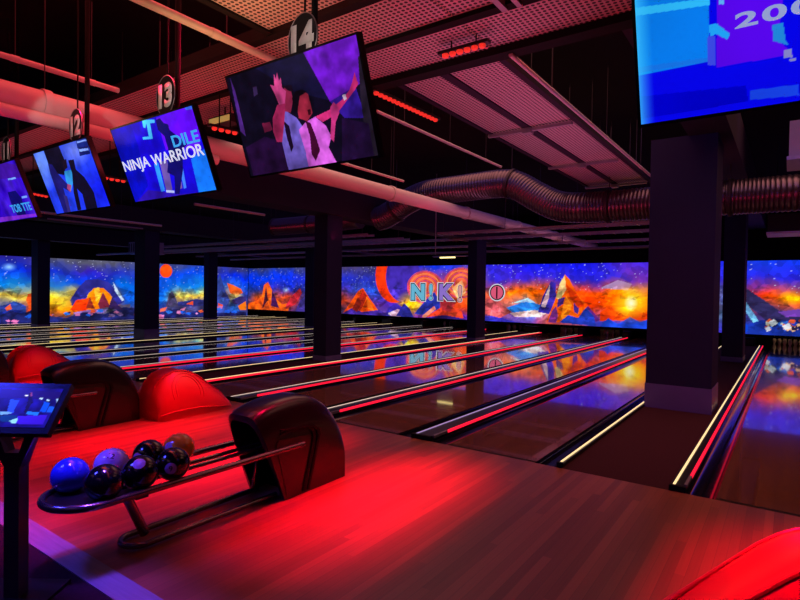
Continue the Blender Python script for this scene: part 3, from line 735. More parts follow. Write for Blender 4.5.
# ------------------------------------------------------------------ touchscreen stand
ks = thing('scoring_console', 'dark touchscreen console on a slim post at the left edge', 'touchscreen console', (-3.38, 1.2, 0), math.radians(35.5))
obj('base_plate', bev(box(bm_(), -.2, .2, -.16, .16, 0, .02), .008, 2), 'black', ks)
bm = bm_(); loft(bm, [[(-.04, -.04, .02), (.04, -.04, .02), (.04, .04, .02), (-.04, .04, .02)], [(-.04, -.04, .78), (.04, -.04, .78), (.04, .04, .78), (-.04, .04, .78)]]); bev(bm, .015, 3)
obj('post', bm, 'postp', ks, True)
bm = bm_()
for s in (-1, 1): loft(bm, [[(s*.008, -.036, .72), (s*.042, -.036, .72), (s*.042, .036, .72), (s*.008, .036, .72)], [(s*.08, -.04, .92), (s*.135, -.04, .92), (s*.135, .03, .96), (s*.08, .03, .96)]])
box(bm, -.042, .042, -.036, .036, .70, .80); obj('yoke', bm, 'postp', ks)
tl = math.radians(43)
dsp = bpy.data.objects.new('display', None)
bm = bev(box(bm_(), -.235, .235, -.02, .02, -.152, .152), .014, 3)
dsp = obj('display', bm, 'bezel', ks, True); dsp.location = (.02, -.02, 1.03); dsp.rotation_euler = (-tl, 0, 0)
bpy.context.view_layer.update()
mw = dsp.matrix_world
def scr_art(o, x0, x1, z0, z1, y, nu, nv):
    w = o.matrix_world if o else Matrix()
    O = w @ Vector((x0, y, z0)); U = w @ Vector((x1, y, z0))-O; V = w @ Vector((x0, y, z1))-O
    return Art(np.array(O), np.array(U), np.array(V), nu, nv)
def localise(a, o):
    inv = np.array(o.matrix_world.inverted()); a.P = a.P @ inv[:3, :3].T+inv[:3, 3]
a = scr_art(dsp, -.205, .205, -.118, .118, -.0225, 90, 60)
def pc(pts, ox, oy, k): return [(ox+x*k, oy+y*k) for x, y in pts]
K7 = 80/686
a.c[:] = (36, 26, 110); a.c += (a.noise(14, 3)[:, None]-.5)*90*np.array([.6, .6, 1.4])
for q, col in (([(0, 160), (550, 190), (545, 250), (0, 240)], (44, 26, 96)), ([(90, 250), (170, 260), (110, 370), (60, 360)], (60, 90, 190)), ([(380, 270), (430, 285), (385, 365), (340, 355)], (26, 100, 235)),
               ([(420, 310), (490, 320), (470, 370), (400, 360)], (50, 110, 210)), ([(0, 355), (100, 362), (100, 375), (0, 385)], (120, 150, 225)), ([(230, 355), (335, 362), (325, 392), (220, 378)], (60, 130, 210)),
               ([(150, 395), (405, 385), (370, 470), (130, 460)], (84, 52, 190)), ([(0, 390), (150, 385), (110, 450), (0, 440)], (20, 70, 120)), ([(80, 435), (155, 410), (135, 455), (100, 460)], (150, 190, 225)),
               ([(250, 200), (275, 195), (285, 270), (255, 320), (225, 370), (205, 360), (230, 290), (240, 250)], (24, 14, 40)), ([(262, 195), (275, 195), (278, 225), (262, 225)], (130, 80, 90)),
               ([(215, 215), (240, 212), (238, 222), (215, 225)], (200, 210, 240)), ([(340, 240), (370, 240), (365, 255), (340, 250)], (170, 185, 235)), ([(480, 245), (520, 250), (500, 290), (490, 285)], (150, 170, 225)), ([(400, 250), (425, 255), (420, 268), (400, 262)], (170, 185, 235))):
    a.poly(pc(q, 0, 370, K7), col, .25)
a.grade(1.15, 1.5); a.c *= 1.5; localise(a, dsp); o = a.make('picture', 'scr', dsp)

# ------------------------------------------------------------------ lane screens and number signs
def make_screen(num, x0, x1, zt, zb, yt=2.78, yb=3.05, label='', sign=None):
    k = .935; x0, x1, yt, yb, zt, zb = x0*k, x1*k, yt*k, yb*k, H+(zt-H)*k, H+(zb-H)*k
    cx_, cy_, cz_ = (x0+x1)/2, (yt+yb)/2, (zt+zb)/2
    hh = math.hypot(zt-zb, yb-yt)/2; w = (x1-x0)/2; t = thing('lane_screen', label, 'screen', (cx_, cy_, cz_), 0, 'hanging screens above the approach')
    t.rotation_euler = (math.atan2(yb-yt, zt-zb), 0, 0)      # lower edge leans away, face looks at the bowlers
    bpy.context.view_layer.update()
    obj('casing', bev(box(bm_(), -w, w, 0, .05, -hh, hh), .006, 2), 'black', t)
    obj('rear_housing', bev(box(bm_(), -w*.6, w*.6, .05, .09, -hh*.6, hh*.6), .01, 2), 'matte', t)
    inv = t.matrix_world.inverted()
    p = bm_(); pxx = atY(*sign, 2.72).x if sign else cx_; q0 = inv @ Vector((pxx, cy_+.11, cz_+.05)); q1 = inv @ Vector((pxx, cy_+.11, ZC-.01 if num < 14 else ZP-.005)); tube(p, [q0, q1], .024, 12); obj('mount_pole', p, 'matte', t, True)
    b = bm_(); tube(b, [q0+Vector((0, -.06, 0)), q0+Vector((0, .02, 0))], .05, 12); obj('mount_bracket', b, 'matte', t, True)
    a = scr_art(t, -w+.015, w-.015, -hh+.015, hh-.015, -.002, 340, 200)
    return t, a, w, hh
def screen_text(t, s, lx, lz, width, m, height=None, **k):
    bm, w, h = text_flat(s, 1., .002, **k); kx = width/w; kz = (height or kx*h)/h
    for v in bm.verts:
        x, y, z = v.co; v.co = (lx+x*kx, -.004-z, lz+y*kz)
    return obj('screen_text', bm, m, t)
# 14
t, a, w, hh = make_screen(14, -3.75, -2.36, 3.40, 2.63, sign=(302.5, 38), label='large screen under sign 14 showing a waving child and adult')
k = 160/600; P = lambda pts: pc(pts, 230, 30, k)
a.c[:] = (16, 11, 32); a.poly(P([(90, 140), (275, 85), (375, 265), (240, 230)]), (22, 18, 56)); a.poly(P([(275, 85), (478, 0), (490, 150), (500, 190), (440, 240), (375, 268)]), (112, 26, 205), .12)
a.poly(P([(375, 268), (470, 210), (510, 330), (430, 330)]), (52, 24, 150), .2); a.poly(P([(480, 100), (500, 90), (560, 470), (520, 480), (490, 260)]), (38, 28, 46), .4); a.poly(P([(0, 180), (20, 230), (60, 400), (40, 380)]), (84, 40, 140))
a.poly(P([(60, 440), (130, 400), (200, 420), (230, 540), (90, 556)]), (36, 12, 54), .3); a.poly(P([(420, 330), (520, 350), (540, 470), (420, 500)]), (30, 12, 50), .3)
for q, c_ in (([(120, 350), (150, 345), (160, 375), (130, 385)], (110, 24, 60)), ([(85, 215), (100, 212), (104, 240), (90, 250)], (60, 40, 90)),
              ([(205, 300), (250, 330), (292, 390), (294, 520), (225, 545), (190, 400)], (112, 92, 196)), ([(203, 215), (226, 216), (236, 262), (228, 310), (205, 305), (198, 260)], (150, 36, 74)),
              ([(196, 210), (230, 205), (240, 235), (214, 225)], (26, 10, 30)), ([(200, 340), (222, 360), (238, 440), (230, 458), (215, 410)], (24, 10, 34)),
              ([(160, 330), (178, 280), (208, 275), (204, 340), (196, 420), (176, 420), (162, 380)], (172, 38, 92)), ([(164, 163), (172, 185), (176, 160), (184, 190), (190, 178), (195, 215), (210, 230), (206, 275), (184, 280), (168, 240), (150, 205), (166, 210)], (206, 66, 134)),
              ([(320, 325), (372, 300), (420, 262), (448, 225), (458, 195), (468, 155), (474, 185), (482, 200), (468, 225), (440, 262), (400, 315), (348, 345)], (206, 44, 118)), ([(420, 245), (432, 240), (438, 258), (428, 265)], (220, 190, 220)),
              ([(246, 250), (272, 228), (292, 240), (300, 270), (309, 312), (290, 342), (258, 330)], (146, 34, 58)), ([(232, 255), (245, 230), (268, 222), (288, 232), (262, 248), (254, 300), (242, 312)], (16, 8, 20)), ([(290, 300), (302, 296), (304, 316), (294, 320)], (50, 8, 20)),
              ([(258, 375), (285, 345), (320, 325), (360, 360), (380, 400), (370, 440), (402, 500), (298, 524), (282, 450)], (204, 92, 212)), ([(282, 340), (302, 348), (322, 400), (338, 450), (322, 492), (306, 465), (300, 400)], (62, 10, 44)),
              ([(376, 290), (388, 270), (404, 285), (410, 312), (396, 345), (390, 420), (376, 405), (380, 340)], (194, 50, 124))):
    a.poly(P(q), c_, .18)
a.tone(14, .4); a.c *= .86; a.glow(310, 185, 60, 30, (40, 10, 60), 1.5, .35); localise(a, t); a.make('picture', 'scr', t)
# 13
t, a, w, hh = make_screen(13, -5.58, -4.19, 3.265, 2.56, sign=(165.5, 95.5), label='bright blue screen under sign 13 showing a man and the words NINJA WARRIOR')
P = lambda pts: pc(pts, 100, 90, .2)
a.c[:] = (24, 10, 216); a.poly(P([(40, 190), (150, 160), (190, 280), (240, 480), (170, 580)]), (10, 14, 190), .2); a.poly(P([(280, 140), (470, 60), (500, 220), (500, 330), (440, 290), (330, 300)]), (92, 12, 236), .12)
for q, c_ in (([(455, 345), (540, 280), (590, 510), (495, 515)], (20, 112, 240)), ([(170, 575), (240, 500), (400, 520), (590, 505), (590, 512)], (44, 20, 170)), ([(210, 150), (272, 148), (274, 164), (250, 166), (264, 244), (216, 248), (212, 236), (244, 232), (232, 168), (226, 190), (216, 186)], (70, 186, 255)),
              ([(270, 370), (290, 362), (326, 504), (306, 508)], (44, 136, 255)), ([(298, 362), (335, 350), (362, 500), (332, 506)], (96, 74, 150)), ([(395, 380), (412, 375), (432, 488), (420, 494)], (60, 120, 250)), ([(370, 420), (400, 400), (412, 490), (390, 500)], (110, 80, 160)),
              ([(330, 500), (372, 503), (372, 515), (332, 512)], (170, 180, 230)), ([(278, 150), (300, 142), (318, 165), (340, 172), (348, 200), (400, 240), (436, 270), (412, 300), (415, 400), (398, 520), (376, 520), (372, 430), (336, 412), (345, 310), (322, 230), (290, 200)], (16, 12, 96)), ([(420, 85), (462, 72), (468, 95), (430, 100)], (60, 110, 250))):
    a.poly(P(q), c_, .15)
a.tone(9, .25); localise(a, t); a.make('picture', 'scr', t)
screen_text(t, 'NINJA WARRIOR', .0, -.015, 1.25, 'lettert', .126, offset=.012)
screen_text(t, 'DILE', .43, .11, .37, 'textcyan', .095, offset=.02)
# 12
t, a, w, hh = make_screen(12, -7.40, -6.07, 3.27, 2.56, sign=(75.5, 125.5), label='blue screen under sign 12 showing people leaning together')
k = 120/626; P = lambda pts: pc(pts, 0, 110, k)
a.c[:] = (34, 60, 235); a.glow(40, 165, 22, 30, (120, 160, 255), .7, .9); a.glow(105, 190, 30, 30, (16, 24, 220), .8); a.glow(75, 150, 18, 18, (110, 130, 240), .8)
for q, c_ in (([(225, 205), (305, 185), (345, 280), (335, 340), (290, 330), (255, 290)], (16, 12, 34)), ([(335, 320), (375, 310), (384, 362), (370, 424), (345, 372)], (44, 136, 205)), ([(325, 265), (345, 255), (352, 300), (335, 315)], (30, 16, 40)),
              ([(250, 280), (272, 285), (300, 330), (360, 396), (372, 430), (330, 405), (345, 460), (362, 540), (338, 545), (300, 440), (262, 330)], (28, 24, 104)), ([(355, 262), (385, 258), (396, 310), (440, 350), (490, 430), (512, 525), (450, 520), (430, 440), (402, 410), (425, 520), (405, 525), (384, 430), (376, 330)], (16, 12, 36)),
              ([(352, 385), (372, 392), (368, 430), (350, 410)], (150, 60, 110)), ([(330, 440), (350, 450), (372, 540), (355, 540)], (50, 40, 120)), ([(395, 152), (456, 138), (462, 190), (404, 200)], (18, 36, 120)), ([(408, 195), (462, 188), (472, 228), (416, 240)], (14, 24, 90)),
              ([(400, 165), (452, 152), (453, 160), (402, 173)], (120, 150, 240)), ([(412, 205), (460, 198), (462, 210), (415, 218)], (120, 150, 240))):
    a.poly(P(q), c_, .15)
a.tone(9, .25); localise(a, t); a.make('picture', 'scr', t)
# 11
t, a, w, hh = make_screen(11, -9.28, -7.93, 3.27, 2.56, sign=(6, 151), label='violet screen under sign 11 at the left edge')
a.c[:] = (52, 14, 190); a.c += (a.noise(5, 8)[:, None]-.5)*50
for q, c_ in (([(0, 270), (100, 290), (130, 350), (0, 360)], (58, 16, 150)), ([(40, 430), (80, 420), (112, 460), (136, 545), (92, 550), (60, 492)], (14, 10, 96)), ([(40, 358), (80, 350), (84, 358), (44, 367)], (110, 150, 255)), ([(112, 452), (140, 446), (143, 456), (116, 462)], (110, 150, 255)), ([(0, 560), (190, 540), (190, 553), (0, 585)], (120, 40, 200))):
    a.poly(P(q), c_, .15)
a.tone(9, .25); localise(a, t); a.make('picture', 'scr', t)
screen_text(t, 'TOB TTE', .28, -.20, .58, 'textcyan', .10, offset=.015)
# 15
t, a, w, hh = make_screen(15, -.665, .74, 3.30, 2.565, label='huge bright blue screen at the top right corner showing the number 2000')
P = lambda pts: pc(pts, 620, 0, .225)
a.c[:] = (4, 4, 226); a.poly(P([(0, -400), (395, -400), (395, 275), (85, 335), (0, 335)]), (6, 120, 232), .08); a.poly(P([(430, -400), (760, -400), (705, 180), (770, 240), (430, 300)]), (82, 6, 224), .1)
for q, c_ in (([(60, 36), (400, -10), (398, 22), (62, 72)], (44, 180, 244)), ([(70, 300), (390, 255), (390, 275), (75, 325)], (20, 110, 220)), ([(395, 110), (430, 105), (490, 152), (476, 176), (428, 152), (400, 160)], (30, 156, 236)), ([(390, 160), (425, 160), (425, 290), (390, 290)], (56, 70, 220)), ([(676, 110), (725, 100), (736, 180), (752, 202), (682, 182)], (30, 126, 205)),
              ([(730, 222), (762, 216), (766, 254), (730, 260)], (124, 124, 190)), ([(750, 262), (782, 255), (783, 268), (755, 272)], (124, 124, 190)), ([(580, 402), (792, 375), (796, 424), (580, 444)], (22, 64, 226)), ([(85, 430), (560, 380), (570, 450), (95, 530)], (0, 0, 196)), ([(440, 0), (465, 0), (462, 18), (440, 20)], (90, 170, 235))):
    a.poly(P(q), c_, .08)
for i in range(1): 
    wv = np.clip(1-a.u/.05, 0, 1)[:, None]*.8; a.c = a.c*(1-wv)+np.array([60, 190, 250])*wv
localise(a, t); a.make('picture', 'scr', t)
q = t.matrix_world.inverted() @ atY(789, 9, 2.71)
screen_text(t, '2000', q.x, q.z, .375, 'textgrey', .06, offset=.03, space=1.15)

for num, px, py in ((14, 302.5, 38), (13, 165.5, 95.5), (12, 75.5, 125.5), (11, 6, 151)):
    c = atY(px, py, 2.70); t = thing('lane_number_sign', f'black oval sign with the number {num} above its screen', 'sign', c, 0, 'oval lane number signs')
    el = [(.14*math.cos(2*PI*k/40), .172*math.sin(2*PI*k/40)) for k in range(40)]
    obj('plate', prism(bm_(), el, 'y', 0, .012), 'signblack', t)
    bm = bm_(); tube(bm, [(x, 0, z) for x, z in el], .004, 6, closed=True); obj('rim', bm, 'galv', t, True)
    bm, w_, h_ = text_flat(str(num), 1., .003, offset=.06); s0 = .215/h_
    for v in bm.verts:
        x, y, z = v.co; v.co = (x*s0*.95, -.003-z*s0*.2, y*s0)
    obj('number', bm, 'white', t)
    bm = bm_(); tube(bm, [(0, .02, .10), (0, .02, (ZC if num < 14 else ZP)-.01-c.z)], .008, 8); obj('hanger', bm, 'matte', t)

# ------------------------------------------------------------------ ceiling: perforated sheets on channels
def sheet(x0, x1, y0, y1, label, z=ZP):
    o = obj('perforated_panel', box(bm_(), -(x1-x0)/2, (x1-x0)/2, -(y1-y0)/2, (y1-y0)/2, 0, .02), 'perf'); o.location = ((x0+x1)/2, (y0+y1)/2, z)
    for sx in (-.3, .3): obj('hanger_rod', tube(bm_(), [(sx*(x1-x0), 0, .02), (sx*(x1-x0), 0, ZC-z-.005)], .006, 6), 'steel', o)
    return tag(o, label, 'ceiling panel', 'perforated ceiling panels')
xs = [-15.5, -13.3, -11.1, -8.9, -6.7, -4.55, -2.35, -.15, 2.05]
WHERE = ['far left, beyond sign 11', 'left, above sign 11', 'above sign 12', 'between signs 12 and 13', 'behind sign 13', 'behind sign 14', 'right of sign 14', 'above the big blue screen']
for i, (a_, b_) in enumerate(zip(xs, xs[1:])):
    sheet(a_+.006, b_-.006, 3.43, 4.0, f'red lit perforated sheet of the front row, {WHERE[i]}')
    sheet(a_+.006, b_-.006, 4.1, 4.72, f'red lit perforated sheet of the rear row, {WHERE[i]}')
for i, (a_, b_) in enumerate(zip([-3.83, -1.6, .6], [-1.62, .58, 2.8])): sheet(a_, b_, 2.2, 3.3, f'perforated sheet nearest the camera, {["behind sign 14", "right of sign 14", "over the big blue screen"][i]}')
for x0, x1, nm in ((-3.57, -3.08, 'left'), (-2.98, -2.4, 'right')):
    for j, (y0, y1) in enumerate(((4.95, 7.24), (7.26, 9.7), (9.72, 12.1))): sheet(x0, x1, y0, y1, f'pink perforated sheet running towards the lanes, {nm} strip, {["near", "middle", "far"][j]} piece')
def chan(x0, x1, y0, y1, z0, z1, label, m='steel', rods=1):
    o = tag(obj('steel_channel', bev(box(bm_(), x0, x1, y0, y1, z0, z1), .006, 1), m), label, 'channel', 'steel channels holding the perforated sheets')
    for q in (.2, .8) if rods else ():
        x, y = ((x0+(x1-x0)*q, (y0+y1)/2) if x1-x0 > y1-y0 else ((x0+x1)/2, y0+(y1-y0)*q))
        obj('hanger_rod', tube(bm_(), [(x, y, z1-.005), (x, y, ZC-.001)], .007, 6), 'steel', o)
    return o
chan(-16, 2.4, 3.34, 3.43, 3.97, 4.09, 'dark channel along the near edge of the front perforated row', 'matte')
chan(-16, 2.4, 4.0, 4.1, 3.96, 4.1, 'dark channel between the two perforated rows', 'matte')
chan(-16, 2.4, 4.72, 4.88, 3.93, 4.1, 'dark channel along the far edge of the perforated rows', 'matte')
chan(-3.08, -2.98, 4.9, 12.2, 3.98, 4.1, 'dark channel between the two pink perforated strips', 'beam')
chan(-3.63, -3.57, 4.9, 12.2, 3.98, 4.08, 'left edge channel of the pink perforated strips', 'beam')
chan(-2.4, -2.33, 4.9, 12.2, 3.98, 4.12, 'right edge channel of the pink perforated strips', 'beam')
chan(-3.9, -3.83, 2.2, 3.34, 3.98, 4.08, 'edge channel of the sheet above sign 14', 'matte')
chan(-1.93, -1.88, 3.0, 4.06, 3.94, 3.999, 'slim grey rail under the sheets right of sign 14, left of its twin', 'galv', 0)
chan(-1.80, -1.76, 3.0, 4.06, 3.94, 3.999, 'slim grey rail under the sheets right of sign 14, right of its twin', 'galv', 0)
for i, y in enumerate((7.26, 9.7, 11.9)):
    t = thing('cross_brace', f'pale cross brace under the pink perforated strips, {["nearest", "middle", "farthest"][i]}', 'brace', (-3.03, y, 3.96), 0, 'cross braces')
    obj('bar', bev(box(bm_(), -.6, .62, -.03, .03, -.02, .02), .005, 1), 'galv', t); obj('clamp', bev(box(bm_(), -.06, .06, -.06, .06, -.05, .018), .008, 1), 'galv', t)

# pipes and conduits
def pipe(p0, p1, r, label, m='pipe', joints=0, name='ceiling_pipe', hang=True):
    p0, p1 = Vector(p0), Vector(p1); t = thing(name, label, 'pipe', p0, 0, 'pipes under the ceiling')
    d = p1-p0; bm = bm_(); tube(bm, [(0, 0, 0), d], r, 14); obj('tube', bm, m, t, True)
    for k in range(joints):
        q = d*((k+.5)/joints); u = d.normalized()
        bm = bm_(); tube(bm, [q-u*.04, q+u*.04], r*1.14, 14); obj('coupling', bm, m, t, True)
        if hang:
            bm = bm_(); tube(bm, [q+Vector((0, 0, r)), Vector((q.x, q.y, ZC-p0.z))], .005, 6); obj('hanger_rod', bm, 'steel', t)
    return t
pipe((-6.45, 1.0, 3.6), (-6.45, 22.5, 3.6), .135, 'thick pale pipe crossing the hall behind screen 14', joints=7)
pipe((-6.36, 1.0, 3.42), (-6.36, 4.6, 3.42), .066, 'slim pale pipe running under the thick pipe at upper left', hang=False, joints=1)
def pipe_px(a, b, z, r, label, m='conduit', ext=(0, 0), joints=3, hang=True):
    p, q = atZ(*a, z), atZ(*b, z); x = (p.x+q.x)/2
    return pipe((x, p.y-ext[0], z), (x, q.y+ext[1], z), r, label, m, joints, 'conduit', hang)
pipe_px((0, 55), (125, 92), 4.0, .03, 'thin pipe at the upper left above the thick pipe', 'pipe', (1, 0))
pipe_px((140, 0), (240, 45), 3.88, .036, 'thin red lit pipe at the top left', 'pipe', (.6, 1.), 3, False)
pipe_px((215, 7), (275, 34), 4.35, .024, 'short thin pipe left of sign 14', 'pipe')
pipe_px((505, 56), (650, 172), 3.92, .022, 'pale thin pipe right of the pink perforated strips', 'pipe', (0, .6))
pipe_px((378, 111), (500, 167), 3.9, .02, 'thin pink pipe below the red light bar', 'pipe')
pipe_px((350, 166), (405, 181), 3.6, .02, 'thin pipe parallel to the thick pipe behind screen 14', 'pipe', (.4, 0))
pipe_px((30, 208), (150, 227), 3.3, .028, 'thin orange lit pipe below screen 12', 'pipe', (0, 0), 2)
pipe_px((195, 204), (264, 215), 3.4, .028, 'thin orange lit pipe left of the middle column', 'pipe', (0, 0), 2)
pipe_px((60, 217), (130, 230), 3.3, .02, 'thinnest dim conduit below screen 12', 'conduit', (0, 0), 2)
pipe((-26, 19.8, 3.30), (-2.0, 19.8, 3.30), .05, 'thin red brown pipe running above the long mural', 'conduit', 8, 'conduit')
tag(obj('sprinkler_drop', tube(bm_(), [(-8.2, 13.2, 4.9995), (-8.2, 13.2, 2.72)], .014, 8), 'conduit'), 'thin drop pipe hanging before the far slim column', 'pipe')

# corrugated duct
def duct(path, R, label, extra=()):
    t = thing('air_duct', label, 'duct', path[0], 0, 'corrugated air ducts')
    P0 = Vector(path[0]); pts = [Vector(p)-P0 for p in path]
    fine = []
    for i in range(len(pts)-1):
        a_ = pts[max(i-1, 0)]; b_, c_ = pts[i], pts[i+1]; d_ = pts[min(i+2, len(pts)-1)]
        n = max(2, int((c_-b_).length/.017))
        for k in range(n):
            q = k/n; fine.append(.5*((2*b_)+(c_-a_)*q+(2*a_-5*b_+4*c_-d_)*q*q+(3*b_-a_-3*c_+d_)*q**3))
    fine.append(pts[-1])
    bm = bm_(); tube(bm, fine, [R*(1, .985, .94, .985)[k % 4] for k in range(len(fine))], 28); obj('hose', bm, 'duct', t, True)
    for e in extra:
        k = min(len(fine)-2, max(1, int(e*len(fine)))); u = (fine[k+1]-fine[k-1]).normalized()
        bm = bm_(); tube(bm, [fine[k]-u*.03, fine[k]+u*.03], R*1.07, 28); obj('clamp_ring', bm, 'steel', t, True)
        bm = bm_(); tube(bm, [fine[k]+Vector((0, 0, R)), Vector((fine[k].x, fine[k].y, ZC-P0.z-.01))], .008, 6); obj('hanger_rod', bm, 'steel', t)
    return t
YD = 11.2
duct([(3.6, YD, 3.42), (2, YD, 3.42), (.1, YD, 3.42), (-1., YD, 3.42), (-2.2, YD, 3.42), (-3.4, YD, 3.43), (-3.95, YD, 3.5), (-4.4, YD, 3.72), (-4.9, YD, 4.02), (-5.3, YD, 4.1), (-6.2, YD, 4.09), (-7.2, YD, 4.06), (-7.8, YD, 3.9), (-8.2, YD, 3.7), (-8.5, YD, 3.58), (-8.72, YD, 3.54)], .31, 'silver corrugated duct bending past the thick pillar', (.14, .36, .52, .7, .95))
duct([(-9.4, YD+.1, 3.58), (-10.5, YD+.1, 3.56), (-11.6, YD+.1, 3.55), (-12.75, YD+.1, 3.55)], .25, 'short corrugated duct with open end left of the middle column', (.2, .55, .97))

# hanging cable trays, air conditioners, lamps
def cable_tray(x0, x1, y, z, w, label):
    t = thing('cable_tray', label, 'cable tray', ((x0+x1)/2, y, z), 0, 'cable trays hanging before the mural')
    hx = (x1-x0)/2
    for s in (-1, 1): obj('side_wire', box(bm_(), -hx, hx, s*w/2-.012, s*w/2+.012, 0, .06), 'galv', t)
    bm = bm_()
    n = int(hx*2/.35)
    for k in range(n+1): box(bm, -hx+k*2*hx/n-.012, -hx+k*2*hx/n+.012, -w/2, w/2, -.012, .006)
    o = obj('rungs', bm, 'galv', t); o['kind'] = 'stuff'
    bm = bm_(); box(bm, -hx*.96, hx*.4, -w*.3, w*.3, .008, .04); obj('cable_run', bm, 'conduit', t)
    for k in range(7):
        x = -hx+.2+k*(2*hx-.4)/6; bm = bm_(); tube(bm, [(x, -w/2, .06), (x, -w/2, ZC-z-.01)], .007, 6); obj('hanger_rod', bm, 'steel', t)
cable_tray(-22, -9.9, 12.4, 3.26, .30, 'nearest cable tray left of the middle column')
cable_tray(-26, -9.9, 14.2, 3.30, .34, 'second cable tray behind the middle column')
cable_tray(-26.5, -3.0, 16.0, 3.40, .30, 'third cable tray reaching past the far slim column')
cable_tray(-27, -2.0, 18.4, 3.38, .34, 'farthest cable tray nearest the long mural')
cable_tray(-8.3, -2.2, 13.6, 3.32, .3, 'short cable tray below the corrugated duct')
def cassette(name, p, sx, sy, sz, label, cat, m='ac', lou=True):
    t = thing(name, label, cat, p, 0)
    obj('casing', bev(box(bm_(), -sx, sx, -sy, sy, 0, sz), .02, 2), m, t)
    bm = bm_()
    for k in range(7 if lou else 0): box(bm, -sx*.94+k*sx*.28, -sx*.94+k*sx*.28+.06, -sy-.012, -sy, .05, sz-.05)
    if lou: obj('louvre', bm, 'steel', t)
    else: bm.free()
    obj('drip_tray', bev(box(bm_(), -sx-.02, sx+.02, -sy-.03, sy+.02, -.04, 0), .008, 1), 'galv', t)
    for s in (-1, 1): obj('hanger_rod', tube(bm_(), [(s*sx*.8, 0, sz), (s*sx*.8, 0, ZC-p[2]-.01)], .01, 6), 'steel', t)
cassette('air_conditioner', (.55, 8.3, atY(785, 163, 8.3).z), .6, .35, .42, 'pale hanging air conditioner box under the big blue screen', 'air conditioner', 'ac', False)
cassette('air_conditioner', (.25, 14., 3.02), .66, .4, .36, 'dark air conditioner box hanging below the duct at right', 'air conditioner', 'beam', False)
cassette('vent_unit', (-20.4, 11.6, 2.97), .55, .4, .42, 'louvred grey ventilation box hanging between the two left columns', 'ventilation box')
tag(obj('ceiling_rail', box(bm_(), -24.9, -21.0, 11.85, 11.95, 3.02, 3.08), 'galv'), 'pale ceiling rail left of the ventilation box', 'rail')
t = thing('ceiling_lamp', 'small yellow fluorescent lamp above the mural lettering', 'lamp', atY(448, 257.5, 20.5))
obj('housing', box(bm_(), -.75, .95, -.06, .06, .03, .08), 'galv', t); obj('tube', tube(bm_(), [(-.4, 0, 0), (.35, 0, 0)], .03, 10), 'tube', t, True)
t = thing('ceiling_lamp', 'warm lit lamp batten at the end of the pink perforated strips', 'lamp', (-1.95, 11.6, 3.72))
obj('housing', box(bm_(), -.42, .5, -.05, .05, .02, .06), 'galv', t); obj('tube', tube(bm_(), [(-.4, 0, 0), (.48, 0, 0)], .018, 10), mat('warm_batten', (230, 150, 80), .5, emit=.9), t, True)

# red light bars under the ceiling
def led_bar(p0, p1, label, width=.06, top=ZP-.004):
    p0, p1 = Vector(p0), Vector(p1); t = thing('light_bar', label, 'light bar', p0, math.atan2((p1-p0).y, (p1-p0).x), 'red light bars under the ceiling')
    Ln = (p1-p0).length; n = int(Ln/.075)
    obj('housing', bev(box(bm_(), -.03, Ln+.03, -width/2-.005, width/2+.005, .015, .045), .006, 1), 'black', t)
    for k in range(n):
        bm = bm_(); lathe(bm, [(.03, .018), (.032, .0), (.024, -.014), (.006, -.02)], 10, ((k+.5)*Ln/n, 0, 0)); obj('led_lens', bm, 'barled', t, True)
    for x in (.1, Ln-.1): obj('hanger', tube(bm_(), [(x, 0, .04), (x, 0, top-p0.z)], .007, 6), 'matte', t)
    return t
def bar_px(a, b, z, label): 
    p, q = atZ(*a, z), atZ(*b, z); return led_bar(p, q, label, .06, ZC-.004 if z == 3.9 else ZP-.004)
bar_px((374, 92.5), (437, 121), 3.9, 'row of red lights right of screen 14')
bar_px((442, 57), (486, 45), 3.88, 'short red light bar under the rear perforated row')
bar_px((211, 128), (238, 134), 3.55, 'red light bar between screens 13 and 14')
bar_px((103, 178), (126, 182), 3.3, 'red light bar between screens 12 and 13')
bar_px((28, 193), (48, 197), 3.3, 'red light bar between screens 11 and 12')
t = thing('ceiling_spotlight', 'small metal work light beside screen 13 with a pale yellow face', 'lamp', atY(225, 122, 4.4))
obj('housing', bev(box(bm_(), -.22, .22, -.08, .08, -.04, .06), .01, 1), 'steel', t); obj('lens', box(bm_(), -.2, .2, -.095, -.082, -.03, .04), mat('worklight', (180, 165, 90), .5, emit=.5), t)
obj('hanger', tube(bm_(), [(0, 0, .06), (0, 0, ZC-t.location.z-.01)], .01, 6), 'matte', t)

# ------------------------------------------------------------------ light
def area(name, loc, rot, sx, sy, W, rgb, spread=180):
    l = bpy.data.lights.new(name, 'AREA'); l.shape = 'RECTANGLE'; l.size = sx; l.size_y = sy; l.energy = W; l.color = rgb; l.spread = math.radians(spread)
    o = bpy.data.objects.new(name, l); COL.objects.link(o); o.location = loc; o.rotation_euler = rot; return o
RED = (1, .001, .06)
for n, e, dx in ((16, .8, 0), (15, .7, .12), (14, 1.0, -.2), (13, 1.15, -.2), (12, .95, 0), (11, .9, 0), (10, .8, 0), (9, .8, 0)):
    area('red_wash', (LANES[n]+dx, 3.8, 3.9), (math.radians(-10), 0, 0), .14, 2.7, 58*e, RED, 27)
area('ceiling_fill_red', (-6., 3.9, 3.0), (PI, 0, 0), 11, .8, 18, (1, .07, .09), 170)  # ceiling fills: uplights added to brighten the sheets, no fixture of their own
area('ceiling_fill_pink', (-2.8, 7.0, 2.9), (PI, 0, 0), 1.6, 6, 23, (1, .2, .48), 160)
area('ceiling_glow_warm', (-3.6, 2.8, 3.3), (PI, 0, 0), .8, .5, 5, (1, .5, .2), 150)
area('pipe_warm', (-5.7, 2.2, 2.95), (PI, math.radians(25), 0), .4, .3, 6, (1, .5, .15), 120)
area('pipe_fill_red', (-5.3, 5.5, 3.0), (0, math.radians(120), 0), .12, 9, 18, (1, .06, .10), 150)  # fill added to redden the thick pipe
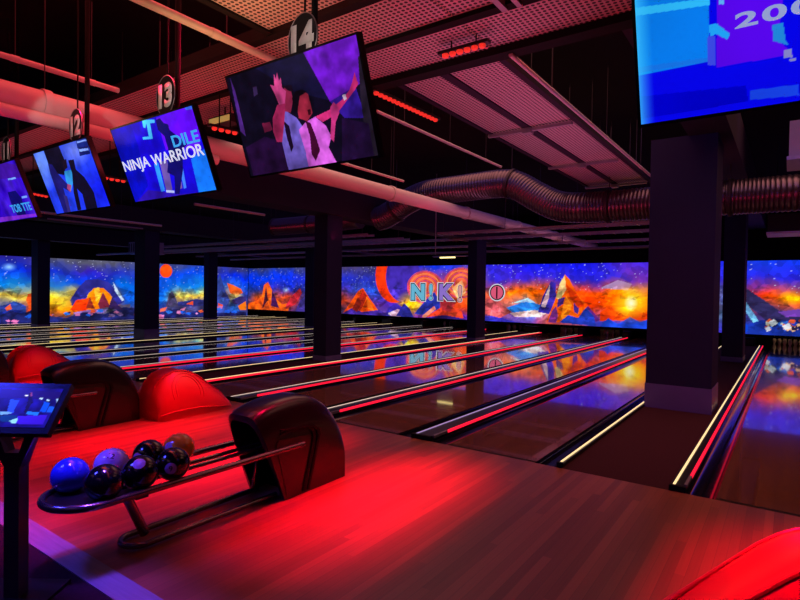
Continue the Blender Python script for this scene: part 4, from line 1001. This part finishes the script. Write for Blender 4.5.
area('pipe_pink', (-5.4, 14., 3.0), (0, math.radians(120), 0), .12, 10, 12, (1, .3, .55), 150)
area('duct_fill_red', (-5.5, 9.6, 2.9), (math.radians(135), 0, 0), 15, .12, 24, (1, .03, .10), 150)  # duct lights are fills added to colour the hose
area('duct_fill_violet', (-2, 9.9, 4.6), (math.radians(45), 0, 0), 9, .15, 7, (.4, .22, 1), 150)
area('lounge_fill_warm', (-4.5, -1.5, 3.4), (math.radians(95), 0, 0), 7, .8, 6, (1, .5, .42), 150)  # warm fill added from the lounge side to brighten the number signs
area('lounge_fill_violet', (-2.5, -3.5, 4.6), (math.radians(35), 0, 0), 8, 2, 9, (.4, .12, 1), 180)  # violet fill added behind the camera, no fixture there
area('approach_fill', (-2.2, 3.6, 4.9), (0, 0, 0), 9, 3, 215, (1, .09, .09), 140)
area('lane_fill', (-2.5, 8.2, 4.9), (0, 0, 0), 9, 6, 210, (1, .40, .32), 130)
area('hall_fill_violet', (-12, 12, 4.9), (0, 0, 0), 22, 14, 130, (.30, .18, 1), 180)  # ambient fill added to lift the dark hall towards violet
area('pillar_violet', (.6, 4.6, 3.2), (math.radians(80), 0, math.radians(20)), 1.2, .4, 9, (.14, .10, 1), 120)
area('edge_blue', (-4.4, .4, 2.6), (math.radians(40), 0, math.radians(-50)), .4, .4, 18, (.05, .05, 1), 100)
area('edge_violet', (-3.6, 1.58, 3.2), (0, 0, 0), 4, .1, 11, (.16, .05, 1), 14)
for n in (15, 12, 11, 9): area('pin_fill', (LANES[n], 23.2, 1.1), (0, 0, 0), .9, .2, 1.6 if n == 15 else .12, (1, .6, .35), 150)  # weak fills added over the decks so the pins show
for px, py in ((302.5, 38), (165.5, 95.5), (75.5, 125.5), (6, 151)):
    c = atY(px, py, 2.3); l = bpy.data.lights.new('sign_fill', 'SPOT'); l.energy = 24; l.spot_size = math.radians(34); l.color = (1, .8, .72); l.shadow_soft_size = .03  # fill added in front of each sign to brighten its digits
    o = bpy.data.objects.new('sign_fill', l); COL.objects.link(o); o.location = (c.x, 1.6, c.z+.15)
    o.rotation_euler = (atY(px, py, 2.7)-o.location).to_track_quat('-Z', 'Y').to_euler()
W_ = bpy.data.worlds.new('world'); S.world = W_; W_.use_nodes = True
W_.node_tree.nodes['Background'].inputs[0].default_value = (.01, .006, .014, 1)
S.cycles.use_denoising = True
